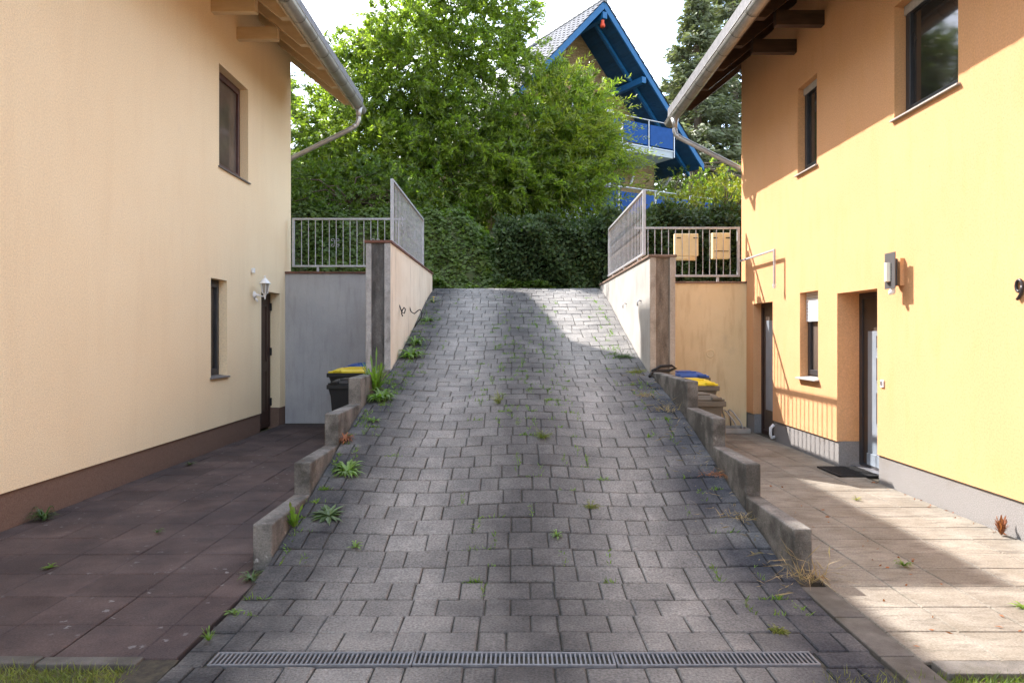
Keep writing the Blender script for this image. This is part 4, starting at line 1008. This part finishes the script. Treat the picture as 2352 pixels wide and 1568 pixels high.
# bushes right under the tree, behind the left railing
tree('laurel_bush', 'dark leafy bush behind the steel railing beside the peach house', (-4.2, 18.6, 4.2), [([(-4.2, 18.6, 4.0), (-4.2, 18.6, 5.0)], [.08, .04])],
     [(-4.6, 18.8, 5.0, 1.9, 1.0, 1.1), (-2.9, 18.9, 4.7, 1.5, .9, .9)], 130, 7, 18, .13, .055, m_ivy, (-4.2, 18.6, 4.2), lo=.75, size=.45)
tree('yellow_green_shrub', 'sunlit yellow green shrub rising behind the hedge beside the yellow house', (5.4, 18.6, 3.2), [([(5.4, 18.6, 3.0), (5.4, 18.6, 4.5)], [.06, .03])],
     [(5.5, 18.6, 4.9, 1.1, .8, .75), (6.6, 18.7, 5.1, 1.1, .8, .8), (4.5, 18.6, 4.6, .8, .6, .5)], 90, 7, 16, .11, .05, m_shrub, (5.4, 18.6, 3.2), lo=.6, size=.4, up=.7)
def conifer(label, x, y, z0, h, rad, nb, seed, mat, grp='conifers behind the houses'):
    t = thing('spruce_tree', label, 'tree', (x, y, z0), grp)
    r = np.random.default_rng(seed); Ps = []; Ds = []
    q = MB(); q.tube([(x, y, z0-.3), (x+.05, y, z0+h*.5), (x, y, z0+h)], [.34, .2, .03], 8)
    for i in range(nb):
        f = (i+r.uniform())/nb; f = .06+.94*f; z = z0+h*f; L_ = rad*(1-f)**.75*r.uniform(.65, 1.15)+.25; a = r.uniform(0, 2*math.pi)
        m_ = int(26+L_*44); s = r.uniform(.1, 1, m_)**.7
        dx, dy = math.cos(a), math.sin(a); zz = z-L_*.28*s+.22*L_*s**3
        sp = (1-s*.55)*L_*.24
        sd = r.normal(size=m_)*sp; px = x+dx*L_*s-dy*sd; py = y+dy*L_*s+dx*sd
        Ps.append(np.stack([px, py, zz-.10*np.abs(sd)+r.normal(size=m_)*.07], 1))
        Ds.append(np.stack([dx*.8-dy*np.sign(sd)*.8+r.normal(size=m_)*.35, dy*.8+dx*np.sign(sd)*.8+r.normal(size=m_)*.35, -.35+r.normal(size=m_)*.35], 1))
        if i % 2 == 0: q.tube([(x, y, z), (x+dx*L_*.5, y+dy*L_*.5, z-L_*.11), (x+dx*L_*.95, y+dy*L_*.95, z-L_*.08)], [.05, .03, .008], 4)
    P = np.concatenate(Ps); D = np.concatenate(Ds); l = r.uniform(.26, .48, len(P))
    mesh_obj('crown', fast_mesh('crown', leaves(P, D, l, l*.3)-np.array([x, y, z0]), 4, mat), t)
    q.build('trunk', m_bark, t)
conifer('tall grey green spruce between the blue gable and the yellow house', 9.75, 38, 6.2, 13.4, 3.5, 215, 1, m_spruce)
conifer('taller dark spruce partly hidden by the eaves of the yellow house', 12.6, 41, 6.4, 20, 4.6, 290, 2, m_spruce)
conifer('dark conifer showing just past the corner of the peach house', -13.2, 42, 6.5, 10.0, 2.6, 150, 3, m_spruce)
conifer('conifer tip poking out between the peach house gutter and the tree', -11.0, 44, 6.5, 12.3, 2.2, 130, 4, m_spruce)
tree('birch_tree', 'pale green leafy tree far behind the hedge below the spruces', (7.6, 31, 6), [([(7.6, 31, 5.6), (7.7, 31, 9)], [.12, .05])],
     [(7.5, 31, 7.6, 2.0, 1.2, 1.3), (9.6, 32, 7.3, 2.0, 1.2, 1.1), (11.5, 31.5, 7.6, 1.6, 1.2, 1.4)], 110, 7, 14, .16, .08, m_leafA, (7.6, 31, 6), lo=.5, size=.6)

# ------------------------------------------------------------------ weeds and grass
def blade_quads(P, D, l, wd): return leaves(P, D, l, wd)
def rosette(x, y, n, ll, lw, lift, mat, r=None):
    z = ramp_z(x, y) if XL-.03 < x < XR+.1 else 0.0
    sl = (zr(y+.1)-zr(y-.1))/.2 if XL-.03 < x < XR+.1 else 0
    q = MB(); r = r or random.Random(int(x*1000+y*77))
    n = int(n*2.3); lw *= .5
    for i in range(n):
        a = r.uniform(0, 2*math.pi); L_ = ll*r.uniform(.4, 1.1); lf = lift*r.uniform(.5, 1.4); W_ = lw*r.uniform(.7, 1.2)
        d = Vector((math.cos(a), math.sin(a), 0)); sd = Vector((-d.y, d.x, 0)); m_ = 5; vs = []; fs = []
        for k in range(m_+1):
            f = k/m_; p = Vector((x, y, z+.004))+d*L_*f*(1-.25*f*lf)+Vector((0, 0, L_*lf*(f-(.55 if lift > 1.1 else .88)*f*f)*1.3))
            p.z += (d.y*L_*f)*sl
            wv_ = W_*math.sin(math.pi*min(1, .12+f*.88))*(1+.4*((k % 2)*2-1)); vs += [p-sd*wv_*.5, p+Vector((0, 0, -.15*wv_)), p+sd*wv_*.5]
            if k: b0 = (k-1)*3; fs += [(b0, b0+1, b0+4, b0+3), (b0+1, b0+2, b0+5, b0+4)]
        q.add(vs, fs)
    return q, z
def weed(name, label, x, y, n=10, ll=.12, lw=.03, lift=.5, mat=None, cat='weed', flowers=0, grp=None, stalks=0):
    q, z = rosette(x, y, n, ll, lw, lift, mat)
    t = thing(name, label, cat, (x, y, z), grp)
    q.build('leaves', mat or m_weed, t, smooth=True)
    r = random.Random(int(x*991+y*13))
    for k in range(flowers):
        fx, fy, fz = x+r.uniform(-.06, .06), y+r.uniform(-.05, .02), z+ll*lift*.8+r.uniform(.03, .08)
        f = MB(); f.lathe([(.006, -.004), (.018, 0), (.016, .006), (.004, .009)], (fx, fy, fz), 9); f.tube([(x, y, z), (fx, fy, fz-.004)], .0025, 5)
        f.build('flower', m_flower, t)
    return t
def tuft(name, label, x, y, n, h, spread, mat, cat='grass tuft', grp=None, kind=None, z=None):
    if z is None: z = ramp_z(x, y) if XL-.03 < x < XR+.1 else 0.0
    P = np.tile([0, 0, 0.], (n, 1))+rng.normal(size=(n, 3))*np.array([.2, .2, 0])*spread*.5
    D = rng.normal(size=(n, 3))*np.array([1, 1, 0])*spread/h*.6+np.array([0, 0, 1])
    l = h*rng.uniform(.5, 1.2, n); D = unit(D)
    a = leaves(P, D, l*.55, np.full(n, .006)); tip = P+D*(l*.5)[:, None]
    D2 = D+np.array([0, 0, -.7])+rng.normal(size=(n, 3))*.2; b_ = leaves(tip, D2, l*.55, np.full(n, .0045))
    o = mesh_obj(name, fast_mesh(name, np.concatenate([a, b_]), 4, mat), None, (x, y, z), kind)
    return props(o, label, cat, grp)
weed('dandelion', 'dandelion with a yellow flower high on the ramp beside the cream wall', -1.5, 13.6, 9, .17, .05, .35, m_weedd, flowers=1)
weed('dandelion', 'flat dandelion without flower just below the hanging black cable', -1.47, 12.4, 12, .2, .06, .4, m_weed)
weed('weed', 'tall leafy weed beside the cream wall halfway up it', -1.49, 11.0, 22, .24, .06, 1.0, m_weed)
weed('weed', 'broad bright green weed low beside the cream wall', -1.47, 10.4, 34, .28, .08, .8, m_weed)
weed('ragwort', 'bushy green plant with yellow flowers at the foot of the stained wall end', -1.70, 9.62, 60, .30, .04, 1.5, m_weedd, 'plant', flowers=6)
weed('weed', 'tall feathery green weed behind the topmost block beside the red slabs', -1.64, 8.55, 40, .32, .045, 1.7, m_weed)
weed('weed', 'leafy light green weed leaning onto the ramp below the feathery weed', -1.50, 8.25, 30, .26, .07, .9, m_weed)
weed('weed', 'small weed with pointed leaves beside the third concrete block', -1.45, 7.5, 12, .12, .035, .8, m_weed)
weed('weed', 'reddish brown withered weed at the top of the second block beside the red slabs', -1.62, 6.95, 22, .15, .03, .9, m_rust)
weed('dandelion', 'lush bright green dandelion beside the second lowest block near the red slabs', -1.45, 6.3, 34, .2, .055, .55, m_weed)
weed('dandelion', 'large flat olive green dandelion rosette beside the lowest block near the red slabs', -1.42, 5.55, 24, .18, .06, .22, m_weedd)
weed('weed', 'upright green leaf pressed against the face of the lowest block near the red slabs', -1.63, 5.35, 9, .16, .05, 1.8, m_weed)
weed('plantain', 'narrow leaved plantain at the foot of the lowest block on the red slabs', -1.72, 4.72, 16, .15, .02, .7, m_weedd, 'weed')
weed('weed', 'tiny rosette on the joint between the red slabs and the grey pavers', -1.62, 4.16, 9, .075, .025, .5, m_weed)
weed('weed', 'tiny tufted weed at the end of the drain grating near the red slabs', -1.6, 3.78, 14, .07, .012, 1.2, m_weed)
weed('fern', 'dark green fern like plant at the foot of the peach wall', -4.08, 6.25, 26, .19, .03, 1.1, m_weedd, 'plant')
weed('weed', 'low weed in a joint of the red slabs close to the peach wall', -4.0, 8.9, 10, .13, .02, .8, m_weedd)
weed('weed', 'small weed in the middle of the red slabs', -3.2, 4.97, 10, .09, .02, .6, m_weed)
weed('weed', 'thin weed in a slab joint between the peach wall and the blocks', -2.9, 5.85, 8, .1, .015, .9, m_weedd)
weed('weed', 'two leaved weed in a paver joint right of the lowest left block', -1.12, 5.1, 7, .08, .03, .6, m_weed)
weed('weed', 'bright little weed in the middle of the ramp', .32, 5.23, 12, .08, .02, 1.0, m_weed)
weed('weed', 'small plantain in the centre of the pale slab path', 2.72, 5.0, 12, .10, .018, .9, m_weed)
weed('weed', 'yellowish weed on the lit pale slabs before the front door', 3.35, 7.0, 12, .09, .015, .9, m_shrub)
weed('dock_plant', 'rust brown dried plant at the foot of the yellow house plinth', 3.93, 5.78, 44, .10, .022, 2.0, m_rust, 'plant')
weed('weed', 'green weed on the lit pale slabs at the picture edge', 3.02, 4.25, 9, .10, .03, .5, m_weed)
tuft('grass_tuft', 'long dry straw coloured grass at the foot of the lowest block beside the pale slabs', 1.9, 4.62, 46, .34, .5, m_dry, z=.02)
tuft('grass_tuft', 'short green grass mat on the ramp before the pale ramp wall', 1.6, 10.4, 260, .12, .5, m_weedd)
tuft('grass_tuft', 'small grass tuft at the foot of the brown stained wall end', 1.66, 9.6, 120, .12, .3, m_grass)
tuft('grass_tuft', 'withered reddish grass beside the third block near the blue lidded bin', 1.55, 8.4, 36, .18, .4, m_dry)
tuft('grass_tuft', 'flattened dry grass beside the topmost block near the pale slabs', 1.68, 7.8, 34, .22, .6, m_dry)
tuft('grass_tuft', 'dry leaves and straw beside the second block near the pale slabs', 1.76, 6.25, 50, .14, .5, m_rust)
tuft('grass_tuft', 'brown withered stalks beside the lowest block near the pale slabs', 1.74, 5.5, 40, .2, .5, m_dry)
tuft('grass_tuft', 'round green moss like tuft near the drain on the side of the pale slabs', 1.44, 3.9, 120, .05, .12, m_grass)
tuft('grass_tuft', 'grass tuft in the centre of the ramp above the bright little weed', .29, 7.04, 90, .12, .16, m_grass)
tuft('grass_tuft', 'upright grass tuft in the centre of the ramp, left of the middle', -.16, 8.1, 60, .16, .1, m_grass)
tuft('grass_tuft', 'grass tuft beside the mid ramp on the side of the pale slabs', .62, 5.7, 70, .08, .12, m_grass)
# joint weeds that nobody could count
P = []
for k in range(430):
    y = random.choice([random.uniform(4, 14), random.uniform(7, 13)]); x = random.choice([random.gauss(.55, .12), random.gauss(-.1, .2), random.gauss(.2, .25), -1.62+abs(random.gauss(0, .16)), -1.62+abs(random.gauss(0, .25)), random.uniform(1.3, 1.7)])
    row = min(rows, key=lambda r_: abs(r_[0]-y))[0]; m_ = random.randrange(6, 26); wd_ = random.uniform(.01, .05)
    vert = random.random() < .5
    pts = np.stack([np.full(m_, x)+rng.normal(size=m_)*(.006 if vert else wd_), np.full(m_, row)+(rng.uniform(0, .22, m_) if vert else rng.normal(size=m_)*.006), np.zeros(m_)], 1)
    pts[:, 2] = [ramp_z(a, b_)-.008 for a, b_ in pts[:, :2]]; P.append(pts)
P = np.concatenate(P); n = len(P); D = rng.normal(size=(n, 3))*np.array([.7, .7, .2])+np.array([0, 0, .8])
mesh_obj('joint_grass', fast_mesh('joint_grass', leaves(P, D, rng.uniform(.015, .06, n), rng.uniform(.004, .009, n)), 4, m_weed), kind='stuff')
# loose straw and dead leaves along the right blocks and on the slabs
n = 190; y = rng.uniform(4.4, 9.5, n); x = 1.80-np.abs(rng.normal(size=n))*.16
P = np.stack([x, y, [ramp_z(a, b_)+.006 for a, b_ in zip(x, y)]], 1); D = rng.normal(size=(n, 3))*np.array([1, 1, .12])+np.array([0, 0, .08])
mesh_obj('dry_litter', fast_mesh('dry_litter', leaves(P, D, rng.uniform(.03, .14, n), rng.uniform(.003, .009, n)), 4, m_dry), kind='stuff')
n = 90; x = np.concatenate([rng.uniform(2.05, 2.9, 50), 3.98-np.abs(rng.normal(size=40))*.04]); y = np.concatenate([rng.uniform(3.6, 9, 50), rng.uniform(4.6, 8, 40)])
P = np.stack([x, y, np.full(n, .006)], 1); D = rng.normal(size=(n, 3))*np.array([1, 1, .1])
mesh_obj('fallen_leaves', fast_mesh('fallen_leaves', leaves(P, D, rng.uniform(.015, .05, n), rng.uniform(.006, .02, n)), 4, m_rust), kind='stuff')
# lawn strips at the bottom corners
def lawn(x0, x1, y0, y1, n, mat):
    x = rng.uniform(x0, x1, n); y = rng.uniform(y0, y1, n)-np.abs(rng.normal(size=n))*.0
    P = np.stack([x, y, np.full(n, -.03)], 1); D = rng.normal(size=(n, 3))*np.array([.6, .6, .1])+np.array([0, 0, .75])
    return leaves(P, D, rng.uniform(.03, .085, n), rng.uniform(.003, .006, n))
V = np.concatenate([lawn(-3.6, -1.84, 2.3, 3.5, 14000, None), lawn(2.02, 3.6, 2.2, 3.40, 14000, None), lawn(1.4, 2.1, 2.6, 3.42, 1500, None)])
mesh_obj('lawn_grass', fast_mesh('lawn_grass', V, 4, m_grass), kind='stuff')
MB().box(-9, -1.81, -2, 3.5, -.08, -.02).build('lawn', m_soil, kind='structure'); MB().box(2.02, 9, -2, 3.4, -.08, -.02).build('lawn', m_soil, kind='structure')
